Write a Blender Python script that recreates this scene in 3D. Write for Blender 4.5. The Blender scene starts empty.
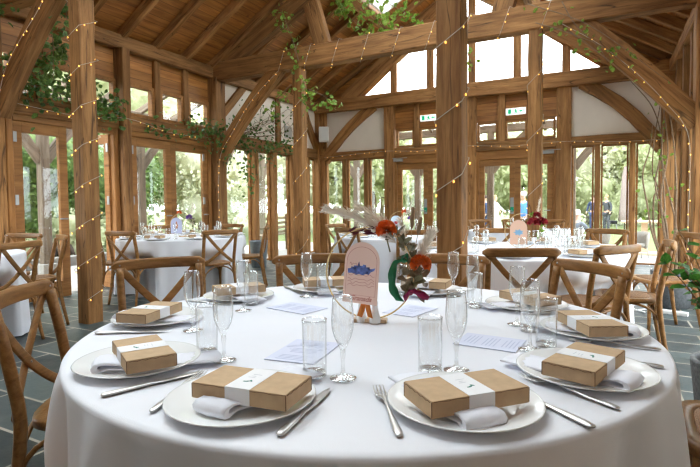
import bpy, bmesh, math, random
from math import sin, cos, pi, radians, hypot, atan2
from mathutils import Vector as V, Matrix as M
random.seed(7)
SC = bpy.context.scene
COL = SC.collection
R = random.Random(11)

# ------------------------------------------------------------------ helpers
class B:
    """collects shapes and links them as ONE mesh object"""
    def __init__(s):
        s.bm = bmesh.new()
    def _add(s, verts, faces, smooth=False, mi=0, X=None):
        vs = [s.bm.verts.new(X @ V(v) if X else V(v)) for v in verts]
        for f in faces:
            try:
                fc = s.bm.faces.new([vs[i] for i in f])
                fc.smooth = smooth; fc.material_index = mi
            except ValueError:
                pass
        return vs
    def box(s, lo, hi, ch=0, mi=0, X=None):
        x0, y0, z0 = lo; x1, y1, z1 = hi
        if ch <= 0:
            v = [(x, y, z) for x in (x0, x1) for y in (y0, y1) for z in (z0, z1)]
            f = [(0, 1, 3, 2), (4, 6, 7, 5), (0, 4, 5, 1), (2, 3, 7, 6), (0, 2, 6, 4), (1, 5, 7, 3)]
            s._add(v, f, False, mi, X)
        else:
            t = bmesh.new()
            bmesh.ops.create_cube(t, size=1)
            for q in t.verts:
                q.co = V(((x0 + x1) / 2 + q.co.x * (x1 - x0), (y0 + y1) / 2 + q.co.y * (y1 - y0), (z0 + z1) / 2 + q.co.z * (z1 - z0)))
            bmesh.ops.bevel(t, geom=t.edges[:], offset=ch, segments=2, profile=.6, affect='EDGES')
            t.verts.index_update()
            s._add([q.co.copy() for q in t.verts], [[q.index for q in f.verts] for f in t.faces], False, mi, X)
            t.free()
    def sweep(s, path, prof, up=(0, 0, 1), smooth=False, mi=0, X=None, closed=False, caps=True, scale=None):
        """prof: list of (a, b), a along the side axis, b along the up axis"""
        P = [V(p) for p in path]; n = len(P); k = len(prof); up = V(up)
        rings = []
        for i, p in enumerate(P):
            if closed:
                t = P[(i + 1) % n] - P[i - 1]
            else:
                t = P[min(i + 1, n - 1)] - P[max(i - 1, 0)]
            t.normalize()
            sd = t.cross(up)
            if sd.length < 1e-5: sd = t.cross(V((0, 1, .01)))
            sd.normalize(); u = sd.cross(t)
            sc = scale[i] if scale else 1
            if not isinstance(sc, (tuple, list)): sc = (sc, sc)
            rings.append([p + sd * a * sc[0] + u * b * sc[1] for a, b in prof])
        verts = [v for r in rings for v in r]; faces = []
        m = n if closed else n - 1
        for i in range(m):
            j = (i + 1) % n
            for q in range(k):
                w = (q + 1) % k
                faces.append((i * k + q, i * k + w, j * k + w, j * k + q))
        if caps and not closed:
            faces.append(tuple(range(k - 1, -1, -1))); faces.append(tuple((n - 1) * k + q for q in range(k)))
        s._add(verts, faces, smooth, mi, X)
    def tube(s, path, r, seg=8, smooth=True, mi=0, X=None, closed=False, up=(0, 0, 1)):
        n = len(path)
        rr = r if isinstance(r, (list, tuple)) else [r] * n
        d = V(path[-1]) - V(path[0])
        if not closed and d.length > 0 and abs(d.normalized().dot(V(up))) > .9: up = (0, 1, 0)
        s.sweep(path, [(cos(2 * pi * q / seg), sin(2 * pi * q / seg)) for q in range(seg)], up, smooth, mi, X, closed, True, rr)
    def lathe(s, prof, seg=24, X=None, smooth=True, mi=0, cap0=False, cap1=False, closed=False):
        verts = []; faces = []; n = len(prof)
        for r, z in prof:
            for q in range(seg):
                a = 2 * pi * q / seg
                verts.append((r * cos(a), r * sin(a), z))
        for i in range(n if closed else n - 1):
            i2 = (i + 1) % n
            for q in range(seg):
                w = (q + 1) % seg
                faces.append((i * seg + q, i * seg + w, i2 * seg + w, i2 * seg + q))
        if cap0: faces.append(tuple(range(seg - 1, -1, -1)))
        if cap1: faces.append(tuple((n - 1) * seg + q for q in range(seg)))
        s._add(verts, faces, smooth, mi, X)
    def prism(s, outline, z0, z1, X=None, smooth=False, mi=0):
        n = len(outline)
        v = [(x, y, z0) for x, y in outline] + [(x, y, z1) for x, y in outline]
        f = [tuple(range(n - 1, -1, -1)), tuple(range(n, 2 * n))] + [(i, (i + 1) % n, n + (i + 1) % n, n + i) for i in range(n)]
        s._add(v, f, smooth, mi, X)
    def blob(s, c, r, sub=2, X=None, mi=0, jit=0, rnd=None):
        t = bmesh.new(); bmesh.ops.create_icosphere(t, subdivisions=sub, radius=1)
        if not isinstance(r, (tuple, list)): r = (r, r, r)
        t.verts.index_update()
        vs = []
        for q in t.verts:
            k = 1 + (rnd.uniform(-jit, jit) if rnd else 0)
            vs.append((c[0] + q.co.x * r[0] * k, c[1] + q.co.y * r[1] * k, c[2] + q.co.z * r[2] * k))
        s._add(vs, [[q.index for q in f.verts] for f in t.faces], True, mi, X); t.free()
    def build(s, name, mat, parent=None, X=None, recalc=True):
        if recalc: bmesh.ops.recalc_face_normals(s.bm, faces=s.bm.faces[:])
        me = bpy.data.meshes.new(name)
        s.bm.to_mesh(me); s.bm.free()
        o = bpy.data.objects.new(name, me); COL.objects.link(o)
        for m in (mat if isinstance(mat, (list, tuple)) else [mat]): me.materials.append(m)
        if X is not None: o.matrix_basis = X
        if parent: o.parent = parent
        return o

def tag(o, label=None, cat=None, group=None, kind=None):
    if label: o['label'] = label
    if cat: o['category'] = cat
    if group: o['group'] = group
    if kind: o['kind'] = kind
    return o
def empty(name, loc=(0, 0, 0), rz=0, **k):
    o = bpy.data.objects.new(name, None); COL.objects.link(o)
    o.empty_display_size = .05
    o.location = loc; o.rotation_euler = (0, 0, rz)
    return tag(o, **k)
def dup(root, loc=None, rz=None, **k):
    r = root.copy(); COL.objects.link(r)
    if loc is not None: r.location = loc
    if rz is not None: r.rotation_euler = (0, 0, rz)
    for ch in list(root.children):
        c = ch.copy(); COL.objects.link(c); c.parent = r
        for g in list(ch.children):
            d = g.copy(); COL.objects.link(d); d.parent = c
    return tag(r, **k)
def place(proto, used, loc, rz, **k):
    """the first call moves the prototype itself, later ones copy it"""
    if not used:
        used.append(1); proto.location = loc; proto.rotation_euler = (0, 0, rz)
        return tag(proto, **k)
    return dup(proto, loc, rz, **k)
def rot(ax, a): return M.Rotation(a, 4, ax)
def tr(*p): return M.Translation(V(p))
def arc(c, r, a0, a1, n, plane='xz'):
    out = []
    for i in range(n + 1):
        a = a0 + (a1 - a0) * i / n
        p = (r * cos(a), r * sin(a))
        out.append((c[0] + p[0], c[1], c[2] + p[1]) if plane == 'xz' else (c[0] + p[0], c[1] + p[1], c[2]))
    return out
def bez(p0, p1, p2, n=10):
    p0, p1, p2 = V(p0), V(p1), V(p2)
    return [(p0 * (1 - t) ** 2 + p1 * 2 * t * (1 - t) + p2 * t * t) for t in [i / n for i in range(n + 1)]]
def cat_path(pts, n=8):
    """smooth path through points (Catmull-Rom)"""
    P = [V(p) for p in pts]; P = [2 * P[0] - P[1]] + P + [2 * P[-1] - P[-2]]
    out = []
    for i in range(1, len(P) - 2):
        a, b, c, d = P[i - 1:i + 3]
        for k in range(n):
            t = k / n
            out.append(.5 * ((2 * b) + (c - a) * t + (2 * a - 5 * b + 4 * c - d) * t * t + (3 * b - a - 3 * c + d) * t ** 3))
    out.append(P[-2]); return out
def rrect(w, h, r, n=3):
    o = []
    for cx, cy, a in ((w / 2 - r, h / 2 - r, 0), (-w / 2 + r, h / 2 - r, pi / 2), (-w / 2 + r, -h / 2 + r, pi), (w / 2 - r, -h / 2 + r, 1.5 * pi)):
        for i in range(n + 1):
            b = a + pi / 2 * i / n
            o.append((cx + r * cos(b), cy + r * sin(b)))
    return o

# ------------------------------------------------------------------ materials
def mat(name):
    m = bpy.data.materials.new(name); m.use_nodes = True
    nt = m.node_tree; bs = nt.nodes['Principled BSDF']
    return m, nt, bs
def N(nt, t, **k):
    n = nt.nodes.new(t)
    for a, b in k.items():
        if a in n.inputs: n.inputs[a].default_value = b
        else: setattr(n, a, b)
    return n
def L(nt, a, b): nt.links.new(a, b)
def ramp(nt, fac, stops):
    r = nt.nodes.new('ShaderNodeValToRGB'); e = r.color_ramp.elements
    while len(e) < len(stops): e.new(.5)
    for i, (p, c) in enumerate(stops):
        e[i].position = p; e[i].color = (*c, 1)
    L(nt, fac, r.inputs[0]); return r.outputs[0]
def plain(name, col, rough=.5, metal=0, noise=0, nscale=8, bump=0, bscale=60, spec=.5):
    m, nt, bs = mat(name)
    bs.inputs['Base Color'].default_value = (*col, 1); bs.inputs['Roughness'].default_value = rough
    bs.inputs['Metallic'].default_value = metal; bs.inputs['Specular IOR Level'].default_value = spec
    tc = N(nt, 'ShaderNodeTexCoord')
    if noise:
        nz = N(nt, 'ShaderNodeTexNoise', Scale=nscale, Detail=4.0); L(nt, tc.outputs['Object'], nz.inputs['Vector'])
        a = tuple(max(0, c * (1 - noise)) for c in col); b = tuple(min(1, c * (1 + noise)) for c in col)
        L(nt, ramp(nt, nz.outputs['Fac'], [(.3, a), (.7, b)]), bs.inputs['Base Color'])
    if bump:
        nb = N(nt, 'ShaderNodeTexNoise', Scale=bscale, Detail=3.0); L(nt, tc.outputs['Object'], nb.inputs['Vector'])
        bp = N(nt, 'ShaderNodeBump', Strength=bump, Distance=.01); L(nt, nb.outputs['Fac'], bp.inputs['Height'])
        L(nt, bp.outputs[0], bs.inputs['Normal'])
    return m
def wood(name, dark, light, rough=.55, sc=(1.2, 14, 14), vary=.2, cracks=.72, bump=.4, knots=True):
    """grain runs along the object's local X"""
    m, nt, bs = mat(name)
    tc = N(nt, 'ShaderNodeTexCoord'); oi = N(nt, 'ShaderNodeObjectInfo')
    ad = N(nt, 'ShaderNodeVectorMath', operation='ADD'); L(nt, tc.outputs['Object'], ad.inputs[0])
    sm = N(nt, 'ShaderNodeVectorMath', operation='SCALE'); sm.inputs[0].default_value = (7, 3, 5); L(nt, oi.outputs['Random'], sm.inputs['Scale'])
    L(nt, sm.outputs[0], ad.inputs[1])
    mp = N(nt, 'ShaderNodeMapping'); mp.inputs['Scale'].default_value = sc; L(nt, ad.outputs[0], mp.inputs['Vector'])
    n1 = N(nt, 'ShaderNodeTexNoise', Scale=1.0, Detail=7.0, Roughness=.70, Distortion=.6); L(nt, mp.outputs[0], n1.inputs['Vector'])
    c = ramp(nt, n1.outputs['Fac'], [(.34, dark), (.5, tuple((a + b) / 2 for a, b in zip(dark, light))), (.66, light)])
    # big blotches along the timber
    n2 = N(nt, 'ShaderNodeTexNoise', Scale=1.3, Detail=2.0); L(nt, ad.outputs[0], n2.inputs['Vector'])
    mx = N(nt, 'ShaderNodeMix', data_type='RGBA', blend_type='MULTIPLY'); mx.inputs[0].default_value = 1
    L(nt, c, mx.inputs[6]); L(nt, ramp(nt, n2.outputs['Fac'], [(.3, (.78, .76, .72)), (.7, (1.1, 1.08, 1.05))]), mx.inputs[7])
    out = mx.outputs[2]
    if vary:
        hv = N(nt, 'ShaderNodeHueSaturation'); mr = N(nt, 'ShaderNodeMapRange'); mr.inputs['To Min'].default_value = 1 - vary; mr.inputs['To Max'].default_value = 1 + vary
        L(nt, oi.outputs['Random'], mr.inputs['Value']); L(nt, mr.outputs[0], hv.inputs['Value']); L(nt, out, hv.inputs['Color']); out = hv.outputs[0]
    if cracks:
        mc = N(nt, 'ShaderNodeMapping'); mc.inputs['Scale'].default_value = (.55, 11, 11); L(nt, ad.outputs[0], mc.inputs['Vector'])
        n3 = N(nt, 'ShaderNodeTexNoise', Scale=1.0, Detail=1.5, Distortion=.3); L(nt, mc.outputs[0], n3.inputs['Vector'])
        cr = ramp(nt, n3.outputs['Fac'], [(.0, (1, 1, 1)), (.488, (1, 1, 1)), (.5, (1 - cracks,) * 3), (.508, (1, 1, 1))])
        m2 = N(nt, 'ShaderNodeMix', data_type='RGBA', blend_type='MULTIPLY'); m2.inputs[0].default_value = 1
        L(nt, out, m2.inputs[6]); L(nt, cr, m2.inputs[7]); out = m2.outputs[2]
    if knots:
        mk = N(nt, 'ShaderNodeMapping'); mk.inputs['Scale'].default_value = (1.6, 4.5, 4.5); L(nt, ad.outputs[0], mk.inputs['Vector'])
        vo = N(nt, 'ShaderNodeTexVoronoi', Scale=1.0); L(nt, mk.outputs[0], vo.inputs['Vector'])
        kr = ramp(nt, vo.outputs['Distance'], [(.0, (.35, .3, .26)), (.055, (.5, .45, .4)), (.11, (1, 1, 1))])
        m3 = N(nt, 'ShaderNodeMix', data_type='RGBA', blend_type='MULTIPLY'); m3.inputs[0].default_value = .7
        L(nt, out, m3.inputs[6]); L(nt, kr, m3.inputs[7]); out = m3.outputs[2]
    L(nt, out, bs.inputs['Base Color']); bs.inputs['Roughness'].default_value = rough; bs.inputs['Specular IOR Level'].default_value = .3
    if bump:
        bp = N(nt, 'ShaderNodeBump', Strength=bump, Distance=.01); L(nt, n1.outputs['Fac'], bp.inputs['Height']); L(nt, bp.outputs[0], bs.inputs['Normal'])
    return m
def boards(name, dark, light, axis, width=.14):
    """boarding: each board its own tone; axis = local axis index that crosses the boards"""
    m, nt, bs = mat(name)
    tc = N(nt, 'ShaderNodeTexCoord'); sp = N(nt, 'ShaderNodeSeparateXYZ'); L(nt, tc.outputs['Object'], sp.inputs[0])
    dv = N(nt, 'ShaderNodeMath', operation='DIVIDE'); L(nt, sp.outputs[axis], dv.inputs[0]); dv.inputs[1].default_value = width
    fl = N(nt, 'ShaderNodeMath', operation='FLOOR'); L(nt, dv.outputs[0], fl.inputs[0])
    fr = N(nt, 'ShaderNodeMath', operation='FRACT'); L(nt, dv.outputs[0], fr.inputs[0])
    wn = N(nt, 'ShaderNodeTexWhiteNoise', noise_dimensions='1D'); L(nt, fl.outputs[0], wn.inputs['W'])
    ml = N(nt, 'ShaderNodeMath', operation='MULTIPLY'); L(nt, wn.outputs['Value'], ml.inputs[0]); ml.inputs[1].default_value = 31.0
    cb = N(nt, 'ShaderNodeCombineXYZ'); L(nt, ml.outputs[0], cb.inputs[0]); L(nt, ml.outputs[0], cb.inputs[1])
    ad = N(nt, 'ShaderNodeVectorMath', operation='ADD'); L(nt, tc.outputs['Object'], ad.inputs[0]); L(nt, cb.outputs[0], ad.inputs[1])
    mp = N(nt, 'ShaderNodeMapping'); s = [1.0, 1.0, 1.0]; s[axis] = 16
    for i in range(3):
        if i != axis: s[i] = 1.6
    mp.inputs['Scale'].default_value = s; L(nt, ad.outputs[0], mp.inputs['Vector'])
    nz = N(nt, 'ShaderNodeTexNoise', Scale=1.0, Detail=5.0, Roughness=.6, Distortion=.5); L(nt, mp.outputs[0], nz.inputs['Vector'])
    c = ramp(nt, nz.outputs['Fac'], [(.3, dark), (.7, light)])
    hv = N(nt, 'ShaderNodeHueSaturation'); mr = N(nt, 'ShaderNodeMapRange'); mr.inputs['To Min'].default_value = .68; mr.inputs['To Max'].default_value = 1.25
    L(nt, wn.outputs['Value'], mr.inputs['Value']); L(nt, mr.outputs[0], hv.inputs['Value']); L(nt, c, hv.inputs['Color'])
    vo = N(nt, 'ShaderNodeTexVoronoi', Scale=3.2); L(nt, ad.outputs[0], vo.inputs['Vector'])
    kr = ramp(nt, vo.outputs['Distance'], [(0, (.3, .22, .15)), (.06, (.5, .4, .3)), (.1, (1, 1, 1))])
    mk = N(nt, 'ShaderNodeMix', data_type='RGBA', blend_type='MULTIPLY'); mk.inputs[0].default_value = .8; L(nt, hv.outputs[0], mk.inputs[6]); L(nt, kr, mk.inputs[7])
    gr = ramp(nt, fr.outputs[0], [(0, (.3, .28, .25)), (.05, (1, 1, 1)), (.95, (1, 1, 1)), (1, (.3, .28, .25))])
    mg = N(nt, 'ShaderNodeMix', data_type='RGBA', blend_type='MULTIPLY'); mg.inputs[0].default_value = 1; L(nt, mk.outputs[2], mg.inputs[6]); L(nt, gr, mg.inputs[7])
    L(nt, mg.outputs[2], bs.inputs['Base Color']); bs.inputs['Roughness'].default_value = .55
    return m
def leafmat(name, a, b, nscale=1.5, trans=.25, rough=.45):
    m, nt, bs = mat(name)
    tc = N(nt, 'ShaderNodeTexCoord'); nz = N(nt, 'ShaderNodeTexNoise', Scale=nscale, Detail=3.0); L(nt, tc.outputs['Object'], nz.inputs['Vector'])
    n2 = N(nt, 'ShaderNodeTexNoise', Scale=nscale * 14, Detail=1.0); L(nt, tc.outputs['Object'], n2.inputs['Vector'])
    av = N(nt, 'ShaderNodeMath', operation='ADD'); L(nt, nz.outputs['Fac'], av.inputs[0]); L(nt, n2.outputs['Fac'], av.inputs[1])
    hf = N(nt, 'ShaderNodeMath', operation='MULTIPLY'); L(nt, av.outputs[0], hf.inputs[0]); hf.inputs[1].default_value = .5
    c = ramp(nt, hf.outputs[0], [(.36, a), (.64, b)])
    L(nt, c, bs.inputs['Base Color']); bs.inputs['Roughness'].default_value = rough
    if trans:
        tl = N(nt, 'ShaderNodeBsdfTranslucent'); L(nt, c, tl.inputs['Color'])
        mx = N(nt, 'ShaderNodeMixShader'); mx.inputs[0].default_value = trans
        o = nt.nodes['Material Output']; L(nt, bs.outputs[0], mx.inputs[1]); L(nt, tl.outputs[0], mx.inputs[2]); L(nt, mx.outputs[0], o.inputs[0])
    return m
def thinglass(name, base=.05, edge=.55, tint=(1, 1, 1), power=2.5, edgec=.5):
    m, nt, bs = mat(name); nt.nodes.remove(bs)
    tp = N(nt, 'ShaderNodeBsdfTransparent'); tp.inputs[0].default_value = (*tint, 1)
    lf = N(nt, 'ShaderNodeLayerWeight', Blend=.5); L(nt, ramp(nt, lf.outputs['Facing'], [(.55, tint), (1, tuple(q * edgec for q in tint))]), tp.inputs[0])
    gl = N(nt, 'ShaderNodeBsdfGlossy', Roughness=.03); gl.inputs[0].default_value = (1, 1, 1, 1)
    lw = N(nt, 'ShaderNodeLayerWeight', Blend=.5)
    pw = N(nt, 'ShaderNodeMath', operation='POWER'); L(nt, lw.outputs['Facing'], pw.inputs[0]); pw.inputs[1].default_value = power
    mr = N(nt, 'ShaderNodeMapRange'); mr.inputs['To Min'].default_value = base; mr.inputs['To Max'].default_value = edge; L(nt, pw.outputs[0], mr.inputs['Value'])
    mx = N(nt, 'ShaderNodeMixShader'); L(nt, mr.outputs[0], mx.inputs[0]); L(nt, tp.outputs[0], mx.inputs[1]); L(nt, gl.outputs[0], mx.inputs[2])
    L(nt, mx.outputs[0], nt.nodes['Material Output'].inputs[0]); return m
def emit(name, col, s):
    m, nt, bs = mat(name)
    bs.inputs['Base Color'].default_value = (*col, 1); bs.inputs['Emission Color'].default_value = (*col, 1); bs.inputs['Emission Strength'].default_value = s
    return m

OAK = wood('oak_timber', (.175, .073, .021), (.44, .222, .080), rough=.7)
OAKJ = wood('oak_joinery', (.23, .095, .025), (.41, .19, .058), rough=.55, cracks=.25, vary=.12)
OAKW = wood('weathered_oak', (.13, .10, .075), (.27, .215, .165), rough=.8, cracks=.6, vary=.15)
CHW = wood('chair_wood', (.185, .080, .021), (.38, .19, .064), rough=.36, sc=(6, 30, 30), cracks=0, vary=.12, bump=.08, knots=False)
SOFT_L = boards('roof_boarding', (.23, .075, .013), (.52, .21, .045), 0, .13)
WALLB = boards('wall_boarding', (.27, .095, .018), (.54, .23, .052), 2, .125)
PLASTER = plain('cream_plaster', (.78, .70, .61), .9, noise=.03, nscale=3, bump=.05)
CLOTH = plain('white_linen', (.82, .83, .88), .85, noise=.015, nscale=4, bump=.06, bscale=500)
NAPK = plain('napkin_linen', (.83, .84, .91), .9, bump=.12, bscale=300)
CHINA = plain('white_china', (.90, .91, .91), .15)
KRAFT = plain('kraft_card', (.54, .37, .215), .75, noise=.08, nscale=40)
KRAFTD = plain('kraft_card_edge', (.20, .11, .05), .85)
PAPER = plain('white_paper', (.86, .86, .88), .7)
PRINT = plain('green_print', (.05, .22, .17), .7)
PRINTG = plain('grey_print', (.62, .64, .68), .7)
LILAC = plain('lilac_card', (.70, .73, .88), .75)
LILACP = plain('lilac_print', (.50, .54, .72), .75)
STEEL = plain('cutlery_steel', (.66, .65, .63), .34, 1)
GLASS = thinglass('drinking_glass', .06, .72, (.985, .99, .99), 2.0, .62)
STEMG = thinglass('stem_glass', .12, .8, (.97, .975, .97), 1.4, .5)
PANE = thinglass('window_glass', .03, .5, (.97, .985, .975), 4, 1)
BULB = emit('warm_bulb', (1, .52, .10), 2.6)
WIRE = plain('silver_wire', (.50, .44, .36), .4)
GOLD = plain('brass_hoop', (.72, .53, .26), .3, 1)
PALE = plain('pale_wood', (.68, .50, .33), .6, noise=.12, nscale=12)
PINK = plain('pink_card', (.92, .66, .56), .8)
PINKP = plain('pink_print', (.60, .25, .20), .8)
BLUEP = plain('blue_ink', (.11, .16, .42), .8, noise=.75, nscale=60)
ORANGE = plain('orange_petal', (.85, .17, .025), .7, noise=.3, nscale=60)
RED = plain('red_petal', (.35, .02, .03), .7, noise=.3, nscale=50)
PURP = plain('purple_petal', (.25, .10, .50), .7)
PAMPAS = plain('pampas_plume', (.84, .77, .67), .9)
BROWNP = plain('dried_seedhead', (.30, .20, .12), .9, noise=.3, nscale=90)
DRYL = leafmat('dried_leaf', (.13, .09, .05), (.28, .20, .11), 20, .1)
EUCA = leafmat('dusky_leaf', (.12, .11, .06), (.26, .24, .13), 20, .1)
GRIB = plain('green_ribbon', (.006, .15, .055), .35)
BRIB = plain('burgundy_ribbon', (.24, .004, .06), .4)
ORIB = plain('orange_ribbon', (.60, .18, .02), .6)
IVY = leafmat('ivy_leaf', (.03, .075, .014), (.17, .29, .06), 3, .3)
IVYL = leafmat('young_ivy_leaf', (.10, .20, .02), (.36, .52, .08), 3, .45)
VINE = plain('vine_stem', (.22, .14, .08), .9, noise=.3, nscale=30)
HEDGE = leafmat('hedge_leaf', (.04, .085, .02), (.22, .33, .085), .9, .25)
TREEL = leafmat('tree_leaf', (.44, .47, .27), (.68, .70, .46), .6, .5)
TREEP = leafmat('pale_tree_leaf', (.60, .60, .44), (.84, .83, .67), .6, .5)
BARK = plain('tree_bark', (.20, .15, .11), .95, noise=.3, nscale=8)
LAWN = plain('lawn_grass', (.12, .15, .045), .95, noise=.25, nscale=3)
PATIO = plain('pale_paving', (.30, .28, .25), .8, noise=.08, nscale=2)
STONE = plain('grey_stone_pot', (.16, .165, .17), .7, noise=.35, nscale=60, bump=.2)
GALV = plain('galvanised_metal', (.22, .25, .28), .45, .6, noise=.15, nscale=20)
SOIL = plain('soil', (.03, .02, .012), 1)
POTL = leafmat('pot_plant_leaf', (.03, .14, .015), (.12, .34, .05), 9, .25)
WHITEP = plain('white_plastic', (.78, .77, .74), .5)
GREYP = plain('grey_plastic', (.33, .33, .32), .6)
GREENS = plain('green_sign', (.0, .30, .16), .5)
GREENL = emit('lit_sign_green', (.0, .45, .2), .55)
WHITEL = emit('lit_sign_white', (.95, 1, .97), .7)
STEELG = plain('hinge_steel', (.35, .34, .33), .4, 1)
# woven cane
CANE, nt, bs = mat('woven_cane')
tc = N(nt, 'ShaderNodeTexCoord'); mp = N(nt, 'ShaderNodeMapping'); mp.inputs['Rotation'].default_value = (0, 0, .785); L(nt, tc.outputs['Object'], mp.inputs['Vector'])
ck = N(nt, 'ShaderNodeTexBrick', Scale=62.0); ck.inputs['Color1'].default_value = (.40, .22, .10, 1); ck.inputs['Color2'].default_value = (.27, .13, .05, 1); ck.inputs['Mortar'].default_value = (.10, .045, .02, 1)
ck.inputs['Mortar Size'].default_value = .035
L(nt, mp.outputs[0], ck.inputs['Vector']); L(nt, ck.outputs['Color'], bs.inputs['Base Color']); bs.inputs['Roughness'].default_value = .6
bp = N(nt, 'ShaderNodeBump', Strength=.5, Distance=.004); L(nt, ck.outputs['Fac'], bp.inputs['Height']); bp.invert = True; L(nt, bp.outputs[0], bs.inputs['Normal'])
# slate floor
SLATE, nt, bs = mat('slate_tiles')
tc = N(nt, 'ShaderNodeTexCoord')
bk = N(nt, 'ShaderNodeTexBrick', Scale=1.0); bk.inputs['Brick Width'].default_value = .62; bk.inputs['Row Height'].default_value = .31
bk.inputs['Color1'].default_value = (.015, .023, .026, 1); bk.inputs['Color2'].default_value = (.085, .112, .110, 1); bk.inputs['Mortar'].default_value = (.36, .32, .26, 1)
bk.inputs['Mortar Size'].default_value = .010; bk.inputs['Mortar Smooth'].default_value = .3; bk.inputs['Bias'].default_value = -.1
mp = N(nt, 'ShaderNodeMapping'); mp.inputs['Location'].default_value = (.21, .125, 0)
L(nt, tc.outputs['Object'], mp.inputs['Vector']); L(nt, mp.outputs[0], bk.inputs['Vector'])
nz = N(nt, 'ShaderNodeTexNoise', Scale=5.0, Detail=6.0, Roughness=.65); L(nt, tc.outputs['Object'], nz.inputs['Vector'])
mx = N(nt, 'ShaderNodeMix', data_type='RGBA', blend_type='MULTIPLY'); mx.inputs[0].default_value = 1; L(nt, bk.outputs['Color'], mx.inputs[6]); L(nt, ramp(nt, nz.outputs['Fac'], [(.3, (.72, .74, .74)), (.7, (1.2, 1.2, 1.18))]), mx.inputs[7])
L(nt, mx.outputs[2], bs.inputs['Base Color'])
L(nt, ramp(nt, nz.outputs['Fac'], [(.3, (.33,) * 3), (.7, (.55,) * 3)]), bs.inputs['Roughness'])
bp = N(nt, 'ShaderNodeBump', Strength=.25, Distance=.02); L(nt, nz.outputs['Fac'], bp.inputs['Height']); L(nt, bp.outputs[0], bs.inputs['Normal'])

# ------------------------------------------------------------------ camera (roll and pitch from the photo's vanishing lines)
cam = bpy.data.cameras.new('camera'); camo = bpy.data.objects.new('camera', cam); COL.objects.link(camo); SC.camera = camo
F, YAW, PIT, ROL, PY = 493.95, .4781, .0413, -.0096, 225.31
CZ = 1.163
fw = V((-sin(YAW) * cos(PIT), cos(YAW) * cos(PIT), -sin(PIT))); rt = V((cos(YAW), sin(YAW), 0)); up = rt.cross(fw)
r2 = rt * cos(ROL) + up * sin(ROL); u2 = -rt * sin(ROL) + up * cos(ROL)
mw = M((r2, u2, -fw)).transposed().to_4x4(); mw.translation = V((0, 0, CZ)); camo.matrix_world = mw
cam.sensor_width = 36; cam.lens = F / 700 * 36; cam.shift_y = (PY - 233.5) / 700
cam.clip_start = .02; cam.clip_end = 300
cam.dof.use_dof = True; cam.dof.focus_distance = 1.25; cam.dof.aperture_fstop = 16.0
def px(p):
    d = V(p) - V((0, 0, CZ)); w = d.dot(fw)
    return 350 + F * d.dot(r2) / w if w > .05 else 9999
# ------------------------------------------------------------------ the room
XL, XR, XC, YB, YF = -6.25, 1.05, -2.6, 10.4, -3.9
SLOPE = .6
T1Y, T2Y, T0Y = 3.2, 6.8, -.4
def zroof(x): return 3.68 + SLOPE * (x - XL if x < XC else XR - x)
def timber(parent, name, p0, p1, w, h, m=None, side=None, bow=0, bowdir=(0, 0, 1), seed=None, ch=.010, nseg=None):
    """beam from p0 to p1: w across `side`, h across the other axis; bowed timbers follow an arc"""
    p0, p1 = V(p0), V(p1); ln = (p1 - p0).length; x = (p1 - p0) / ln
    sd = V(side) if side else (V((0, 1, 0)) if abs(x.y) < .7 else V((1, 0, 0)))
    sd = (sd - x * sd.dot(x)).normalized(); u = x.cross(sd)
    X = M((x, sd, u)).transposed().to_4x4(); X.translation = p0
    r = random.Random(seed if seed is not None else hash((round(p0.x, 2), round(p0.y, 2), round(p0.z, 2), round(ln, 2))) % 9999)
    n = nseg or max(2, int(ln / .35)); bd = V(bowdir); bl = V((bd.dot(x), bd.dot(sd), bd.dot(u)))
    path = []; scs = []
    for i in range(n + 1):
        t = i / n; k = bow * 4 * t * (1 - t)
        path.append(V((ln * t, 0, 0)) + bl * k + V((0, r.uniform(-.004, .004), r.uniform(-.004, .004))))
        scs.append((1 + r.uniform(-.015, .015), 1 + r.uniform(-.015, .015)))
    a, b, c = w / 2, h / 2, ch
    pr = [(a, b - c), (a - c, b), (-a + c, b), (-a, b - c), (-a, -b + c), (-a + c, -b), (a - c, -b), (a, -b + c)]
    bb = B(); bb.sweep(path, [(-q, w2) for q, w2 in pr], (0, 0, 1), scale=scs)
    return bb.build(name, m or OAK, parent, X)
def slab(parent, name, lo, hi, m, ch=0, kind=None):
    b = B(); c = [(l + h) / 2 for l, h in zip(lo, hi)]
    b.box([l - q for l, q in zip(lo, c)], [h - q for h, q in zip(hi, c)], ch)
    o = b.build(name, m, parent, tr(*c))
    if kind: tag(o, kind=kind)
    return o
def struct(name, label, cat): return empty(name, label=label, cat=cat, kind='structure')

# floor
b = B(); b.box((XL - .3, YF - .2, -.12), (XR + .3, YB + .25, 0))
tag(b.build('floor', SLATE), 'blue grey slate tile floor with pale grout lines', 'floor', kind='structure')

def yz(X, y0, z0, y1, z1, d=.12, o=0): return ((X - d + o, y0, z0), (X + o, y1, z1))

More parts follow.
